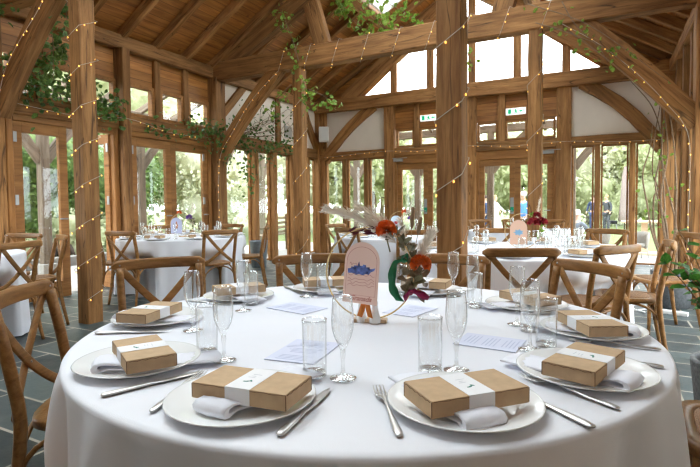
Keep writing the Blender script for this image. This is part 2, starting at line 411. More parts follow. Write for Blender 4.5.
# ---- glazed pieces ---------------------------------------------------------
WN = [0]; DN = [0]
def frame_rect(parent, name, pts, w, d, m, nrm):
    """closed frame of bar w wide, d deep around the polygon pts (3-D, in one plane with normal nrm)"""
    nrm = V(nrm); b = B(); P = [V(p) for p in pts]; n = len(P)
    if sum((P[i] - P[0]).cross(P[(i + 1) % n] - P[0]).dot(nrm) for i in range(n)) < 0: P.reverse()
    inner = []
    for i in range(n):
        a = (P[i] - P[i - 1]).normalized(); c = (P[(i + 1) % n] - P[i]).normalized()
        n1 = nrm.cross(a); n2 = nrm.cross(c)
        bis = (n1 + n2); bis = bis / max(.3, bis.dot(n1)); inner.append(P[i] + bis * w)
    h = nrm * d / 2
    vs = [p - h for p in P] + [p - h for p in inner] + [p + h for p in P] + [p + h for p in inner]
    f = []
    for i in range(n):
        j = (i + 1) % n
        f += [(i, j, n + j, n + i), (2 * n + i, 3 * n + i, 3 * n + j, 2 * n + j), (i, 2 * n + i, 2 * n + j, j), (n + i, n + j, 3 * n + j, 3 * n + i)]
    b._add(vs, f); o = b.build(name, m, parent)
    g = B(); hh = nrm * .003
    vs = [p - hh for p in inner] + [p + hh for p in inner]
    g._add(vs, [tuple(range(n - 1, -1, -1)), tuple(range(n, 2 * n))] + [(i, (i + 1) % n, n + (i + 1) % n, n + i) for i in range(n)])
    g.build('pane', PANE, o)
    return o
def window(pts, label, nrm, w=.035, d=.07):
    WN[0] += 1
    r = empty('window_%d' % WN[0], label=label, cat='window', kind='structure')
    frame_rect(r, 'frame', pts, w, d, OAKJ, nrm)
    return r
def door_leaf(org, ax, nrm, width, label, top=2.20, stile=.105, bot=.22, plate=None, hinge=None):
    """glazed oak door leaf: org its lower corner, ax along the width, nrm towards the room"""
    DN[0] += 1
    org, ax, nrm = V(org), V(ax).normalized(), V(nrm).normalized()
    r = empty('door_%d' % DN[0], label=label, cat='door', kind='structure')
    X = M((ax, nrm, V((0, 0, 1)))).transposed().to_4x4(); X.translation = org
    b = B(); t = .028
    b.box((0, -t, .01), (stile, t, top), .004); b.box((width - stile, -t, .01), (width, t, top), .004)
    b.box((stile, -t, top - .13), (width - stile, t, top), .004); b.box((stile, -t, .01), (width - stile, t, bot), .004)
    lf = b.build('leaf', OAKJ, r, X)
    g = B(); g.box((stile, -.004, bot), (width - stile, .004, top - .13)); g.build('pane', PANE, lf)
    if plate:
        p = B(); x = plate
        p.box((x - .033, t, .95), (x + .033, t + .004, 1.28)); p.build('push_plate', GREYP, lf)
        p = B(); p.box((x - .033, t + .0005, 1.0), (x + .033, t + .007, 1.09)); p.build('door_sign', GREENS, lf)
    hd = B(); hx = width - .05 if (plate or 1) and plate != width - .05 else .05
    hd.tube([(hx, t, 1.02), (hx, t + .05, 1.02), (hx + (-.1 if hx > width / 2 else .1), t + .05, 1.02)], .009, 8)
    hd.build('handle', STEELG, lf)
    if hinge is not None:
        for z in (.25, 1.2, 1.95):
            h = B(); h.box((hinge - .02, t, z), (hinge + .02, t + .014, z + .12)); h.build('hinge', STEELG, lf)
    return r

# ---- left wall ---------------------------------------------------------------
wl = struct('wall_left', 'left wall of oak posts, boards and cream plaster panels', 'wall')
def oak(p, n, lo, hi, m=None):
    """axis-aligned timber from lo to hi, grain along its longest side"""
    d = [h - l for l, h in zip(lo, hi)]; k = d.index(max(d)); c = [(l + h) / 2 for l, h in zip(lo, hi)]
    p0 = list(c); p1 = list(c); p0[k] = lo[k]; p1[k] = hi[k]
    sd = [(0, 1, 0), (1, 0, 0), (1, 0, 0)][k]; si = [1, 0, 0][k]; oi = [2, 2, 1][k]
    return timber(p, n, p0, p1, d[si], d[oi], m, side=sd)
def side_wall(W, X, s, near):
    """s=+1: room lies at +X (left wall); -1: right wall"""
    def rx(a, bb): return (min(X + s * a, X + s * bb), max(X + s * a, X + s * bb))
    def T(n, a, bb, y0, y1, z0, z1, m=None):
        x0, x1 = rx(a, bb); return oak(W, n, (x0, y0, z0), (x1, y1, z1), m)
    for y in (-3.78, T0Y, T1Y, T2Y): T('post', -.06, .18 if y != T1Y else .06, y - .12, y + (.12 if y != T1Y else .09), 0, 3.42)
    T('wall_plate', -.10, .10, YF, YB, 3.42, 3.62)
    for y0, y1 in ((-3.66, T0Y - .12), (T0Y + .12, T1Y - .12), (T1Y + .12, T2Y - .12), (T2Y + .12, YB)):
        T('rail', -.06, .06, y0, y1, 2.28, 2.50)
    return T
T = side_wall(wl, XL, 1, True)
T('post', -.06, .17, 4.80, 4.93, 0, 3.42)
for y in (4.30, 5.53, 6.12): T('stud', -.05, .05, y - .055, y + .055, 2.50, 3.42)
for y in (3.72,): T('stud', -.05, .05, y - .05, y + .05, 2.50, 3.42)
for y0, y1 in ((3.32, 4.80), (4.93, 6.68)):
    slab(wl, 'board_panel', (XL - .04, y0, 2.99), (XL - .02, y1, 3.42), WALLB)
CL = [(3.36, 3.67), (3.77, 4.24), (4.36, 4.80), (4.93, 5.475), (5.585, 6.065), (6.175, 6.66)]
for i, (y0, y1) in enumerate(CL):
    window([(XL - .02, y0, 2.50), (XL - .02, y1, 2.50), (XL - .02, y1, 2.99), (XL - .02, y0, 2.99)],
           'small high oak window over the left doors, %s along from the left edge' % ['first', 'second', 'third', 'fourth', 'fifth', 'sixth'][i], (1, 0, 0), .05, .09)
# door frames and leaves
for y in (3.34, 4.76, 4.97, 6.62): T('door_jamb', -.06, .05, y - .04, y + .04, 0, 2.28, OAKJ)
for y0, y1 in ((3.38, 4.72), (5.01, 6.58)): T('door_head', -.06, .05, y0, y1, 2.20, 2.28, OAKJ)
door_leaf((XL, 3.38, 0), (0, 1, 0), (1, 0, 0), .66, 'closed glazed oak door left of the nearest post on the left', hinge=.02)
door_leaf((XL - .04, 4.72, 0), (-1, .04, 0), (0, -1, 0), .69, 'glazed oak door standing open outwards behind the nearest left post', hinge=.02)
door_leaf((XL, 5.01, 0), (0, 1, 0), (1, 0, 0), .755, 'left leaf of glazed double doors behind the far left table', hinge=.02)
door_leaf((XL, 5.765, 0), (0, 1, 0), (1, 0, 0), .815, 'right leaf of glazed double doors behind the far left table', hinge=.72)
# plastered third bay
slab(wl, 'plaster_panel', (XL - .05, T2Y + .12, 2.50), (XL - .01, YB, 3.42), PLASTER)
T('stud', -.05, .04, 8.66, 8.82, 2.50, 3.42)
timber(wl, 'brace', (XL + .0, 6.92, 2.75), (XL + .0, 7.62, 3.44), .09, .15, side=(1, 0, 0))
timber(wl, 'brace', (XL + .01, 9.72, 3.44), (XL + .01, 10.34, 2.50), .10, .20, side=(1, 0, 0), bow=.04, bowdir=(0, -1, -.3))
b = B()
b.box((-.012, -.13, -.13), (.012, .13, .13), .004)
for k in range(9): b.box((.012, -.11, -.11 + k * .0255), (.020, .11, -.11 + k * .0255 + .015))
tag(b.build('wall_vent', plain('vent_grey', (.45, .43, .40), .7), None, tr(XL + .003, 9.13, 2.78)), 'grey louvred vent on the cream plaster of the left wall', 'vent')
ST = [7.92, 8.55, 9.25, 9.85]
for y in ST: T('stud', -.10, .07, y - .065, y + .065, 0, 2.28)
ed = [6.92] + [q for y in ST for q in (y - .065, y + .065)] + [10.30]
for i in range(5):
    y0, y1 = ed[2 * i], ed[2 * i + 1]
    window([(XL - .06, y0, .02), (XL - .06, y1, .02), (XL - .06, y1, 2.28), (XL - .06, y0, 2.28)],
           'tall narrow window %s from the left double doors on the left wall' % ['first', 'second', 'third', 'fourth', 'fifth'][i], (1, 0, 0), .035, .06)
T('corner_post', -.06, .10, 10.28, 10.5, 0, 3.42)
# bays behind and beside the camera
def solid_bay(W, X, s, y0, y1):
    x0, x1 = sorted((X - s * .06, X - s * .01))
    slab(W, 'plaster_panel', (x0, y0, 0), (x1, y1, 2.28), PLASTER); slab(W, 'board_panel', (x0, y0, 2.5), (x1, y1, 3.42), WALLB)
solid_bay(wl, XL, 1, -3.66, T0Y - .12)
slab(wl, 'board_panel', (XL - .03, T0Y + .12, 2.50), (XL + .03, T1Y - .12, 3.42), WALLB)
oak(wl, 'stud', (XL - .06, 1.33, 0), (XL + .06, 1.47, 2.28))
for i, (y0, y1) in enumerate(((-.28, 1.33), (1.47, 3.08))):
    window([(XL, y0, .02), (XL, y1, .02), (XL, y1, 2.28), (XL, y0, 2.28)], 'tall window on the left wall beyond the left edge, %s from the near left post' % ['second', 'first'][i], (1, 0, 0), .09, .07)

# ---- right wall ----------------------------------------------------------------
wr = struct('wall_right', 'right wall of oak posts and cream plaster behind the bare vines', 'wall')
T = side_wall(wr, XR, -1, True)
solid_bay(wr, XR, -1, -3.66, T0Y - .12); solid_bay(wr, XR, -1, T0Y + .12, T1Y - .12)
slab(wr, 'board_panel', (XR - .02, T1Y + .12, 2.50), (XR + .03, T2Y - .12, 3.42), WALLB)
oak(wr, 'stud', (XR - .06, 4.93, 0), (XR + .06, 5.07, 2.28))
for i, (y0, y1) in enumerate(((3.32, 4.93), (5.07, 6.68))):
    window([(XR, y0, .02), (XR, y1, .02), (XR, y1, 2.28), (XR, y0, 2.28)], 'tall window on the right wall past the plant, %s' % ['nearer', 'farther'][i], (1, 0, 0), .09, .07)
slab(wr, 'plaster_panel', (XR + .01, T2Y + .12, 2.50), (XR + .05, YB, 3.42), PLASTER)
for y in (8.0, 8.75, 9.5): T('stud', -.06, .07, y - .07, y + .07, 0, 3.42)
timber(wr, 'brace', (XR, 10.3, 2.5), (XR, 9.65, 3.44), .10, .2, side=(1, 0, 0))
ed = [6.92, 7.93, 8.07, 8.68, 8.82, 9.43, 9.57, 10.3]
for i in range(4):
    window([(XR + .03, ed[2 * i], .02), (XR + .03, ed[2 * i + 1], .02), (XR + .03, ed[2 * i + 1], 2.28), (XR + .03, ed[2 * i], 2.28)],
           'narrow window on the right wall, %s from the rear corner' % ['fourth', 'third', 'second', 'first'][i], (1, 0, 0), .035, .06)
T('corner_post', -.06, .20, 10.26, 10.5, 0, 3.42)

# ---- rear gable wall -------------------------------------------------------------
wb = struct('wall_back', 'rear gable wall of oak frame with cream plaster panels', 'wall')
def O(n, x0, x1, z0, z1, y0=-.05, y1=.07, m=None): return oak(wb, n, (x0, YB - y1, z0), (x1, YB - y0, z1), m)
PX = [(-4.46, -4.22), (-2.68, -2.40), (-.86, -.60)]
for x0, x1 in PX: O('post', x0, x1, 0, 3.36, -.06, .10)
for x0, x1 in ((-6.2, -4.46), (-4.22, -2.68), (-2.40, -.86), (-.60, .9)): O('rail', x0, x1, 2.24, 2.42)
O('tie_beam', XL, XR, 3.36, 3.64, -.08, .16)
slab(wb, 'plaster_panel', (-6.15, YB + .0, 2.42), (-4.46, YB + .04, 3.36), PLASTER)
slab(wb, 'plaster_panel', (-.60, YB + .0, 2.42), (.95, YB + .04, 3.36), PLASTER)
timber(wb, 'brace', (-6.03, YB - .02, 2.22), (-4.72, YB - .02, 3.42), .12, .23, side=(0, 1, 0), bow=.10, bowdir=(-.7, 0, .7))
timber(wb, 'brace', (.88, YB - .02, 2.10), (-.42, YB - .02, 3.42), .12, .23, side=(0, 1, 0), bow=.12, bowdir=(.7, 0, .7))
wi = ['first', 'second', 'third', 'fourth', 'fifth', 'sixth']
HW = [(-4.18, -3.76), (-3.64, -3.22), (-3.10, -2.72), (-2.38, -1.97), (-1.82, -1.40), (-1.27, -.88)]
for i, (x0, x1) in enumerate(HW):
    window([(x0, YB, 2.43), (x1, YB, 2.43), (x1, YB, 2.83), (x0, YB, 2.83)], 'small square window above the rear doors, %s from the left' % wi[i], (0, 1, 0), .04, .09)
for x0, x1 in ((-3.76, -3.64), (-3.22, -3.10), (-1.97, -1.82), (-1.40, -1.27)): O('stud', x0, x1, 2.42, 3.36)
for x0, x1 in ((-4.22, -2.68), (-2.40, -.86)): slab(wb, 'board_panel', (x0, YB + .01, 2.83), (x1, YB + .03, 3.36), WALLB)
# doors in the rear wall
for x in (-4.20, -2.70, -2.38, -.88): O('door_jamb', x - .035, x + .035, 0, 2.24, -.05, .05, OAKJ)
for x0, x1 in ((-4.165, -2.735), (-2.345, -.915)): O('door_head', x0, x1, 2.06, 2.24, -.05, .05, OAKJ)
door_leaf((-4.16, YB, 0), (1, 0, 0), (0, -1, 0), .71, 'glazed rear door left of the thick post, the left of its pair', top=2.06, plate=.655)
door_leaf((-3.45, YB, 0), (1, 0, 0), (0, -1, 0), .71, 'glazed rear door hidden behind the thick post, right of its pair', top=2.06)
door_leaf((-2.34, YB, 0), (1, 0, 0), (0, -1, 0), .71, 'glazed rear door with the bride behind it', top=2.06, plate=.655)
door_leaf((-1.63, YB, 0), (1, 0, 0), (0, -1, 0), .71, 'glazed rear door with the man in blue behind it', top=2.06)
for x, l in ((-4.1, 'black door closer above the rear door left of the thick post'), (-.98, 'grey door closer above the rear door right of the thin post')):
    b = B(); b.box((-.13, -.05, -.03), (.13, .0, .03), .006); b.box((-.1, -.07, .035), (.25, -.055, .045))
    tag(b.build('door_closer', GREYP, None, tr(x - .05, YB - .05, 2.15)), l, 'door closer')
# side lights of the rear wall
for (xs, ed, side) in (((-5.50, -4.93), (-6.13, -5.56, -5.44, -4.99, -4.87, -4.47), 'left'), ((-.15, .42), (-.59, -.21, -.09, .36, .48, .86), 'right')):
    for x in xs: O('mullion', x - .05, x + .05, 0, 2.24, -.08, .05)
    for i in range(3):
        x0, x1 = ed[2 * i], ed[2 * i + 1]
        window([(x0, YB + .04, .02), (x1, YB + .04, .02), (x1, YB + .04, 2.24), (x0, YB + .04, 2.24)],
               'tall rear window at the %s end, %s from the left' % (side, wi[i]), (0, 1, 0), .03, .06)
O('corner_post', -6.30, -5.98, 0, 3.36, -.06, .06)
# gable glazing
def zg(x): return 3.70 + .74 * (x + 5.05 if x < -2.55 else -.05 - x)
mull = [-5.02, -4.25, -3.40, -2.50, -1.60, -.70, -.08]
for i in range(6):
    a, c = mull[i] + (.05 if i else 0), mull[i + 1] - (.05 if i < 5 else 0)
    pts = [(a, YB, 3.65), (c, YB, 3.65)]
    if zg(c) > 3.72: pts.append((c, YB, zg(c)))
    if a < -2.55 < c: pts.append((-2.55, YB, zg(-2.55)))
    if zg(a) > 3.72: pts.append((a, YB, zg(a)))
    window(pts, 'bright gable window under the roof, %s pane from the left' % wi[i], (0, 1, 0), .025, .06)
for x in mull[1:-1]: O('mullion', x - .05, x + .05, 3.64, zg(x), -.05, .05)
# timber between the glazing and the roof
for s, e in ((XL, XC), (XR, XC)):
    x0 = -5.35 if s == XL else .28
    timber(wb, 'principal_rafter', (x0 - .1 * (1 if s == XL else -1), YB - .02, 3.60), (-2.55, YB - .02, 5.70), .2, .34, side=(0, 1, 0))
b = B()
g = [(XL - .1, 3.5), (XR + .1, 3.5), (XR + .1, zroof(XR)), (XC, zroof(XC)), (XL - .1, zroof(XL))]
h = [(-5.05, 3.64), (-.05, 3.64), (-2.55, zg(-2.55))]
# board infill of the gable round the glazing: left, right
for poly in ([g[4], (XL - .1, 3.5), (-5.05, 3.5), h[0], h[2], g[3]], [g[2], g[3], h[2], h[1], (-.05, 3.5), g[1]]):
    n = len(poly); vs = [(x, YB + .02, z) for x, z in poly] + [(x, YB + .06, z) for x, z in poly]
    b._add(vs, [tuple(range(n)), tuple(range(2 * n - 1, n - 1, -1))] + [(i, n + i, n + (i + 1) % n, (i + 1) % n) for i in range(n)])
b.build('board_panel', WALLB, wb)
# exit signs
def exit_sign(x, z, arrow_dim, label):
    r = empty('exit_sign', (x, YB - .0, z), label=label, cat='exit sign')
    q = B(); q.box((-.19, -.05, -.065), (.19, -.0, .065), .006); q.build('sign_box', WHITEL, r)
    def pl(pts, nm=None):
        if nm: gs[nm] = B()
        gs[list(gs)[-1]].prism(pts, 0, .004, X=tr(0, -.051, 0) @ rot('X', pi / 2))
    gs = {}
    m = .045
    pl([(-.145, -m), (-.085, -m), (-.085, m), (-.145, m)], 'door_symbol')           # door block
    # running figure
    pl([(.0 + .014 * cos(a), .032 + .014 * sin(a)) for a in [k * pi / 4 for k in range(8)]], 'running_figure')
    pl([(-.03, .018), (.03, .014), (.022, -.012), (-.005, -.014)])
    pl([(-.01, -.012), (.012, -.014), (-.015, -.042), (-.04, -.042), (-.04, -.034), (-.022, -.032)])
    pl([(.008, -.012), (.024, -.012), (.04, -.03), (.035, -.045), (.022, -.04)])
    # arrow
    pl([(.065, -.008), (.10, -.008), (.10, .008), (.065, .008)], 'arrow_symbol')
    pl([(.092, -.03), (.135, 0), (.092, .03)]) ; pl([(.14, -m), (.15, -m), (.15, m), (.14, m)], 'edge_stripe')
    for nm in gs: gs[nm].build(nm, GREENL, r)
exit_sign(-3.43, 3.03, 0, 'green and white exit sign just left of the thick middle post')
exit_sign(-1.62, 3.0, 0, 'green and white exit sign above the doors right of the thick post')

# ---- wall behind the camera -----------------------------------------------------
wf = struct('wall_front', 'plain cream wall behind the viewpoint', 'wall')
slab(wf, 'plaster_panel', (XL - .1, YF - .12, 0), (XR + .1, YF, 3.6), PLASTER)
b = B(); b._add([(XL - .1, YF, 3.6), (XR + .1, YF, 3.6), (XC, YF, zroof(XC)), (XL - .1, YF - .1, 3.6), (XR + .1, YF - .1, 3.6), (XC, YF - .1, zroof(XC))], [(0, 1, 2), (5, 4, 3), (0, 3, 4, 1), (1, 4, 5, 2), (2, 5, 3, 0)])
b.build('gable_panel', PLASTER, wf)

# ---- roof ---------------------------------------------------------------------------
ce = struct('ceiling', 'sloping boarded ceiling on oak rafters', 'ceiling')
ang = math.atan(SLOPE)
def roof_side(s):
    """s=-1 left slope, +1 right. local x runs down the slope from the ridge, local y along the ridge"""
    e = XL - .14 if s < 0 else XR + .14
    ln = abs(e - XC) / cos(ang)
    ridge = V((XC, 0, zroof(XC)))
    d = V((s * cos(ang), 0, -sin(ang))); nrm = V((0, -s, 0)).cross(d) if 0 else d.cross(V((0, 1, 0))) * (1 if s < 0 else -1)
    X = M((d, V((0, 1, 0)), d.cross(V((0, 1, 0))))).transposed().to_4x4(); X.translation = ridge
    up_ = 1 if d.cross(V((0, 1, 0))).z > 0 else -1
    holes = SKY[s]
    ys = sorted({YF - .1, YB + .05} | {v for h in holes for v in h[2:4]}); xs = sorted({0.0, ln} | {v for h in holes for v in h[:2]})
    b = B()
    for i in range(len(xs) - 1):
        for j in range(len(ys) - 1):
            cx, cy = (xs[i] + xs[i + 1]) / 2, (ys[j] + ys[j + 1]) / 2
            if any(h[0] < cx < h[1] and h[2] < cy < h[3] for h in holes): continue
            z0, z1 = sorted((0, up_ * .10))
            b.box((xs[i], ys[j], z0), (xs[i + 1], ys[j + 1], z1))
    b.build('roof_boards', SOFT_L, ce, X)
    y = YF + .33
    while y < YB:
        skip = [h for h in holes if h[2] - .05 < y < h[3] + .05]
        segs = [(0.0, ln)]
        for h in skip:
            segs = [q for a, c in segs for q in ((a, min(c, h[0])), (max(a, h[1]), c)) if q[1] - q[0] > .05]
        for a, c in segs:
            timber(ce, 'rafter', X @ V((a, y, -up_ * .065)), X @ V((c, y, -up_ * .065)), .10, .13, side=(0, 1, 0))
        y += .605
    for h in holes:
        WN[0] += 1
        r = empty('window_%d' % WN[0], label=h[4] if len(h) > 4 else 'rooflight added for daylight in the boarded ceiling above the near table', cat='rooflight', kind='structure')
        P = [X @ V(q) for q in ((h[0], h[2], up_ * .05), (h[1], h[2], up_ * .05), (h[1], h[3], up_ * .05), (h[0], h[3], up_ * .05))]
        frame_rect(r, 'frame', P, .05, .16, WHITEP, d.cross(V((0, 1, 0))))
        nb = 3
        for k in range(1, nb):
            x = h[0] + (h[1] - h[0]) * k / nb
            timber(r, 'glazing_bar', X @ V((x, h[2], up_ * .05)), X @ V((x, h[3], up_ * .05)), .03, .05, WHITEP)
    timber(ce, 'purlin', X @ V((1.75, YF, -up_ * .23)), X @ V((1.75, YB, -up_ * .23)), .20, .18, side=d)
    # ends fixed in the wall plate
def sl(x): return abs(x - XC) / cos(ang)
SKY = {-1: [(sl(-3.35), sl(-4.05), 8.25, 9.35, 'rooflight wreathed in young ivy above the rear tie beam'), (.30, 1.6, 3.55, 6.45, 'unseen rooflight added for daylight over the middle bay, left slope'), (.35, 2.7, .2, 2.8, 'unseen rooflight added to light the near table, left slope'), (.35, 1.45, -2.7, -1.3, 'unseen rooflight added for fill behind the viewpoint, left slope')],  # all but the ivy-wreathed one are unseen, added to brighten the hall
       1: [(.30, 2.7, 3.55, 6.45, 'unseen rooflight added for daylight over the middle bay, right slope'), (.30, 2.3, 7.2, 9.9, 'unseen rooflight added for daylight over the rear bay, right slope'), (.35, 2.6, .2, 2.8, 'unseen rooflight added to light the near table, right slope'), (.35, 1.45, -2.7, -1.3, 'unseen rooflight added for fill behind the viewpoint, right slope')]}  # unseen openings, added for top light and fill
roof_side(-1); roof_side(1)
timber(ce, 'ridge_beam', (XC, YF, zroof(XC) - .14), (XC, YB, zroof(XC) - .14), .12, .24)

# ---- trusses -------------------------------------------------------------------------
def truss(Y, zb, name, label, posts):
    t = struct(name, label, 'roof truss')
    timber(t, 'tie_beam', (XL + .0, Y, 3.52 + zb), (XR + .0, Y, 3.52 + zb), .20, .32, side=(0, 1, 0), ch=.015)
    for s in (-1, 1):
        e = XL if s < 0 else XR
        x0 = e - s * .30; x1 = XC + s * .06
        timber(t, 'principal_rafter', (x0, Y, zroof(x0) - .20), (x1, Y, zroof(x1) - .62), .17, .27, side=(0, 1, 0))
        timber(t, 'strut', (XC + s * 1.36, Y, 3.66), (XC + s * 1.66, Y, 4.62), .13, .26, side=(0, 1, 0))
        kb = .28 if Y == T1Y else .06
        timber(t, 'knee_brace', (e - s * .14, Y, 1.98 + kb), (e - s * 1.50, Y, 3.44 + kb * .6), .13, .25, side=(0, 1, 0), bow=.05, bowdir=(s * .7, 0, .7))
    return t
truss(T0Y, 0, 'trim_1', 'oak roof truss behind the viewpoint', ())
truss(T1Y, 0, 'trim_2', 'near oak roof truss whose curved brace crosses the upper left corner', ())
truss(T2Y, 0, 'trim_3', 'oak roof truss with cracked tie beam across the middle of the hall', ())
def post(x, y, w, label, z1=3.38):
    p = timber(None, 'oak_post', (x, y, 0), (x, y, z1), w, w, side=(1, 0, 0), ch=.006)
    return tag(p, label, 'post', kind='structure')
post(-4.63, T1Y, .165, 'thick oak post wound with lights, left of the near table')
post(-.90, T1Y, .165, 'thick oak post wound with lights, behind the middle of the near table')
post(-4.42, T2Y, .165, 'slender oak post under the left half of the rear tie beam')
post(-.82, T2Y, .165, 'slender oak post under the right half of the rear tie beam')
post(-4.62, T0Y, .18, 'oak post behind the viewpoint on the left'); post(-.62, T0Y - .1, .18, 'oak post behind the viewpoint on the right')
# ------------------------------------------------------------------ chairs
def make_chair():
    r = empty('dining_chair'); r.scale = (1.035,) * 3
    # seat: rounded trapezoid ring with a woven panel
    def outline(k):
        pts = []
        for i in range(40):
            a = 2 * pi * i / 40
            ca, sa = cos(a), sin(a)
            x = abs(ca) ** .55 * (1 if ca > 0 else -1); y = abs(sa) ** .55 * (1 if sa > 0 else -1)
            wx = .205 + .022 * y
            pts.append((x * wx * k, y * .200 * k))
        return pts
    o, i_ = outline(1.0), outline(.76)
    b = B(); n = len(o)
    lv = [(o, .432), (o, .452), ([(x * .985, y * .985) for x, y in o], .460), (i_, .460), (i_, .445), (i_, .436)]
    vs = [(x, y, z) for pts, z in lv for x, y in pts]; fs = []
    for k in range(len(lv)):
        k2 = (k + 1) % len(lv)
        for q in range(n): fs.append((k * n + q, k * n + (q + 1) % n, k2 * n + (q + 1) % n, k2 * n + q))
    b._add(vs, fs, True)
    seat = b.build('seat', CHW, r)
    b = B(); rings = [(.77, .455), (.74, .462), (.5, .468), (.2, .470)]
    vs = [(x * k / 1.0, y * k, z) for k, z in rings for x, y in o]; fs = []
    for k in range(3):
        for q in range(n): fs.append((k * n + q, k * n + (q + 1) % n, (k + 1) * n + (q + 1) % n, (k + 1) * n + q))
    fs.append(tuple(3 * n + q for q in range(n))); fs.append(tuple(range(n - 1, -1, -1)))
    b._add(vs, fs, True); tag(b.build('cane_panel', CANE, seat), 'woven brown cane panel')
    for s in (-1, 1):
        b = B(); b.tube([(s * .185, .165, 0), (s * .180, .160, .22), (s * .172, .150, .436)], [.0125, .016, .019], 10); b.build('leg', CHW, r)
        b = B()
        pth = cat_path([(s * .205, -.255, 0), (s * .195, -.215, .22), (s * .190, -.190, .45), (s * .193, -.210, .62), (s * .196, -.250, .815)], 5)
        b.tube(pth, [.0135 + .0055 * min(1, i / 8) for i in range(len(pth))], 10); b.build('back_post', CHW, r)
    # scrolled top rail, bowed backwards in plan
    pth = []; sc = []
    for i in range(17):
        t = -1 + i / 8
        pth.append((t * .232, -.292 + .040 * t * t, .828 - .004 * t * t))
        e = max(0, abs(t) - .86) / .14
        sc.append(((1 + .25 * (abs(t) > .75)) * max(.25, math.sqrt(max(0, 1 - e * e * .95))), max(.35, math.sqrt(max(0, 1 - e * e * .9)))))
    b = B(); b.sweep(pth, [(a * 1, c) for a, c in rrect(.027, .056, .012, 3)], (0, 0, 1), True, scale=sc)
    rail = b.build('top_rail', CHW, r)
    for s in (-1, 1):
        b = B(); b.blob((s * .196, -.250, .83), (.007, .007, .007), 1); b.build('rivet', STEELG, rail)
    # crossed bentwood slats
    for s in (-1, 1):
        pth = bez((s * .185, -.262, .805), (s * .0, -.262, .570), (-s * .178, -.205, .465), 10)
        pth = [p + V((0, (.0062 if s > 0 else -.0062), 0)) for p in pth]
        b = B(); b.sweep(pth, rrect(.036, .011, .004, 2), (0, 1, 0.1), True)
        # side axis follows the slat's thickness
        b.build('cross_slat', CHW, r)
    b = B(); b.blob((0, -.242, .602), (.007, .012, .007), 1); b.build('rivet', STEELG, r)
    # bentwood arches below the seat
    def arch(p, q, top):
        P, Q = V(p), V(q); pts = []
        for i in range(13):
            a = pi * i / 12; t = (1 - cos(a)) / 2
            v = P.lerp(Q, t); v.z = P.z + (top - P.z) * sin(a) ** .8
            pts.append(v)
        b = B(); b.tube(pts, .0085, 8); b.build('stretcher', CHW, r)
    arch((-.178, .152, .25), (.178, .152, .25), .428); arch((-.190, -.205, .25), (.190, -.205, .25), .428)
    for s in (-1, 1): arch((s * .178, .148, .25), (s * .190, -.200, .25), .428)
    return r
CH, used = make_chair(), []
def chair(cx, cy, fx, fy, label, group, rail=True):
    """rail mid point (or seat centre) at cx, cy; the chair faces (fx, fy)"""
    a = atan2(fy, fx) - pi / 2
    off = .285 if rail else 0
    x = cx + off * cos(a + pi / 2); y = cy + off * sin(a + pi / 2)
    CHAIRS.append((x, y, a))
    return place(CH, used, (x, y, 0), a, label=label, cat='chair', group=group)
CHAIRS = []
def to(cx, cy, tx, ty, tw=0):
    a = atan2(ty - cy, tx - cx) + radians(tw); return cos(a), sin(a)
MT = (-.748, 1.534); T1 = (-5.15, 4.95); T2 = (-.72, 4.62); T3 = (-1.2, 7.95); T4 = (-2.45, 6.2); T5 = (-5.36, 2.05)
G0 = 'cross-back chairs round the near table'
def ring(ang, rr, C=MT): return (C[0] + rr * cos(radians(ang)), C[1] + rr * sin(radians(ang)))
def mchair(ang, rr, label, tw=0):
    x, y = ring(ang, rr); chair(x, y, *to(x, y, *MT, tw), label, G0)
mchair(-153, 1.21, 'cross-back wooden chair at the left edge, nearest to the viewer', 10)
mchair(165.3, 1.46, 'cross-back wooden chair whose whole rail shows, left of the near table', -16)
mchair(130, 1.14, 'cross-back wooden chair behind the pink arched card')
mchair(92, 1.14, 'cross-back wooden chair behind the orange flowers, before the thick post')
mchair(56, 1.24, 'cross-back wooden chair largest in view, behind the right of the near table', -12)
chair(.41, 1.83, -1, .06, 'wooden chair at the lower right corner showing only its cane seat', G0, rail=False)
mchair(-118, 1.47, 'wooden chair outside the lower left, at the near table'); mchair(-48, 1.3, 'wooden chair outside the lower right, at the near table')
G1 = 'chairs round the far left table'
def tch(x, y, C, label, g, tw=0): chair(x, y, *to(x, y, *C, tw), label, g)
tch(-5.05, 3.87, T1, 'cross-back chair right of the near left post, back turned, at the far left table', G1)
tch(-4.05, 4.50, T1, 'cross-back chair with a full crossed back, right front of the far left table', G1)
tch(-5.2, 6.02, T1, 'chair at the rear right of the far left table, only its rail visible', G1, 0)
tch(-6.0, 5.26, T1, 'chair at the rear left of the far left table, rail before the glazed doors', G1)
tch(-4.22, 5.62, T1, 'chair seen from the side at the right of the far left table', G1, 0)
tch(-5.62, 3.93, T1, 'chair seen from the side at the left of the far left table', G1, 0)
G2 = 'chairs round the table right of the thick post'
tch(-.46, 3.22, T2, 'chair with its back turned, centred before the peach card table', G2, 12)
tch(.09, 3.66, T2, 'cross-back chair at right front of the table right of the thick post', G2, 15)
chair(.42, 4.22, -1, -.02, 'chair seen edge-on in the right aisle, the nearer of two', G2)
chair(.70, 5.35, -.93, -.36, 'chair facing left by the right wall post, the farther of two in the aisle', G2)
tch(.02, 5.90, T2, 'chair on the far side of the table with the peach card, right rear', G2)
tch(-1.12, 5.72, T2, 'chair on the far side of the table with the peach card, left rear', G2)
G3 = 'chairs round the tables by the rear wall'
tch(-2.0, 8.85, T3, 'chair at the far left of the rearmost table', G3); tch(-.80, 8.98, T3, 'chair at the far right of the rearmost table', G3, 0)
tch(-1.42, 9.12, T3, 'chair behind the middle of the rearmost table', G3)
tch(-2.83, 5.33, T4, 'chair with its back turned left of the pampas grass, at the middle rear table', G3)
tch(-1.83, 5.12, T4, 'chair with its back turned right of the pampas grass, at the middle rear table', G3)
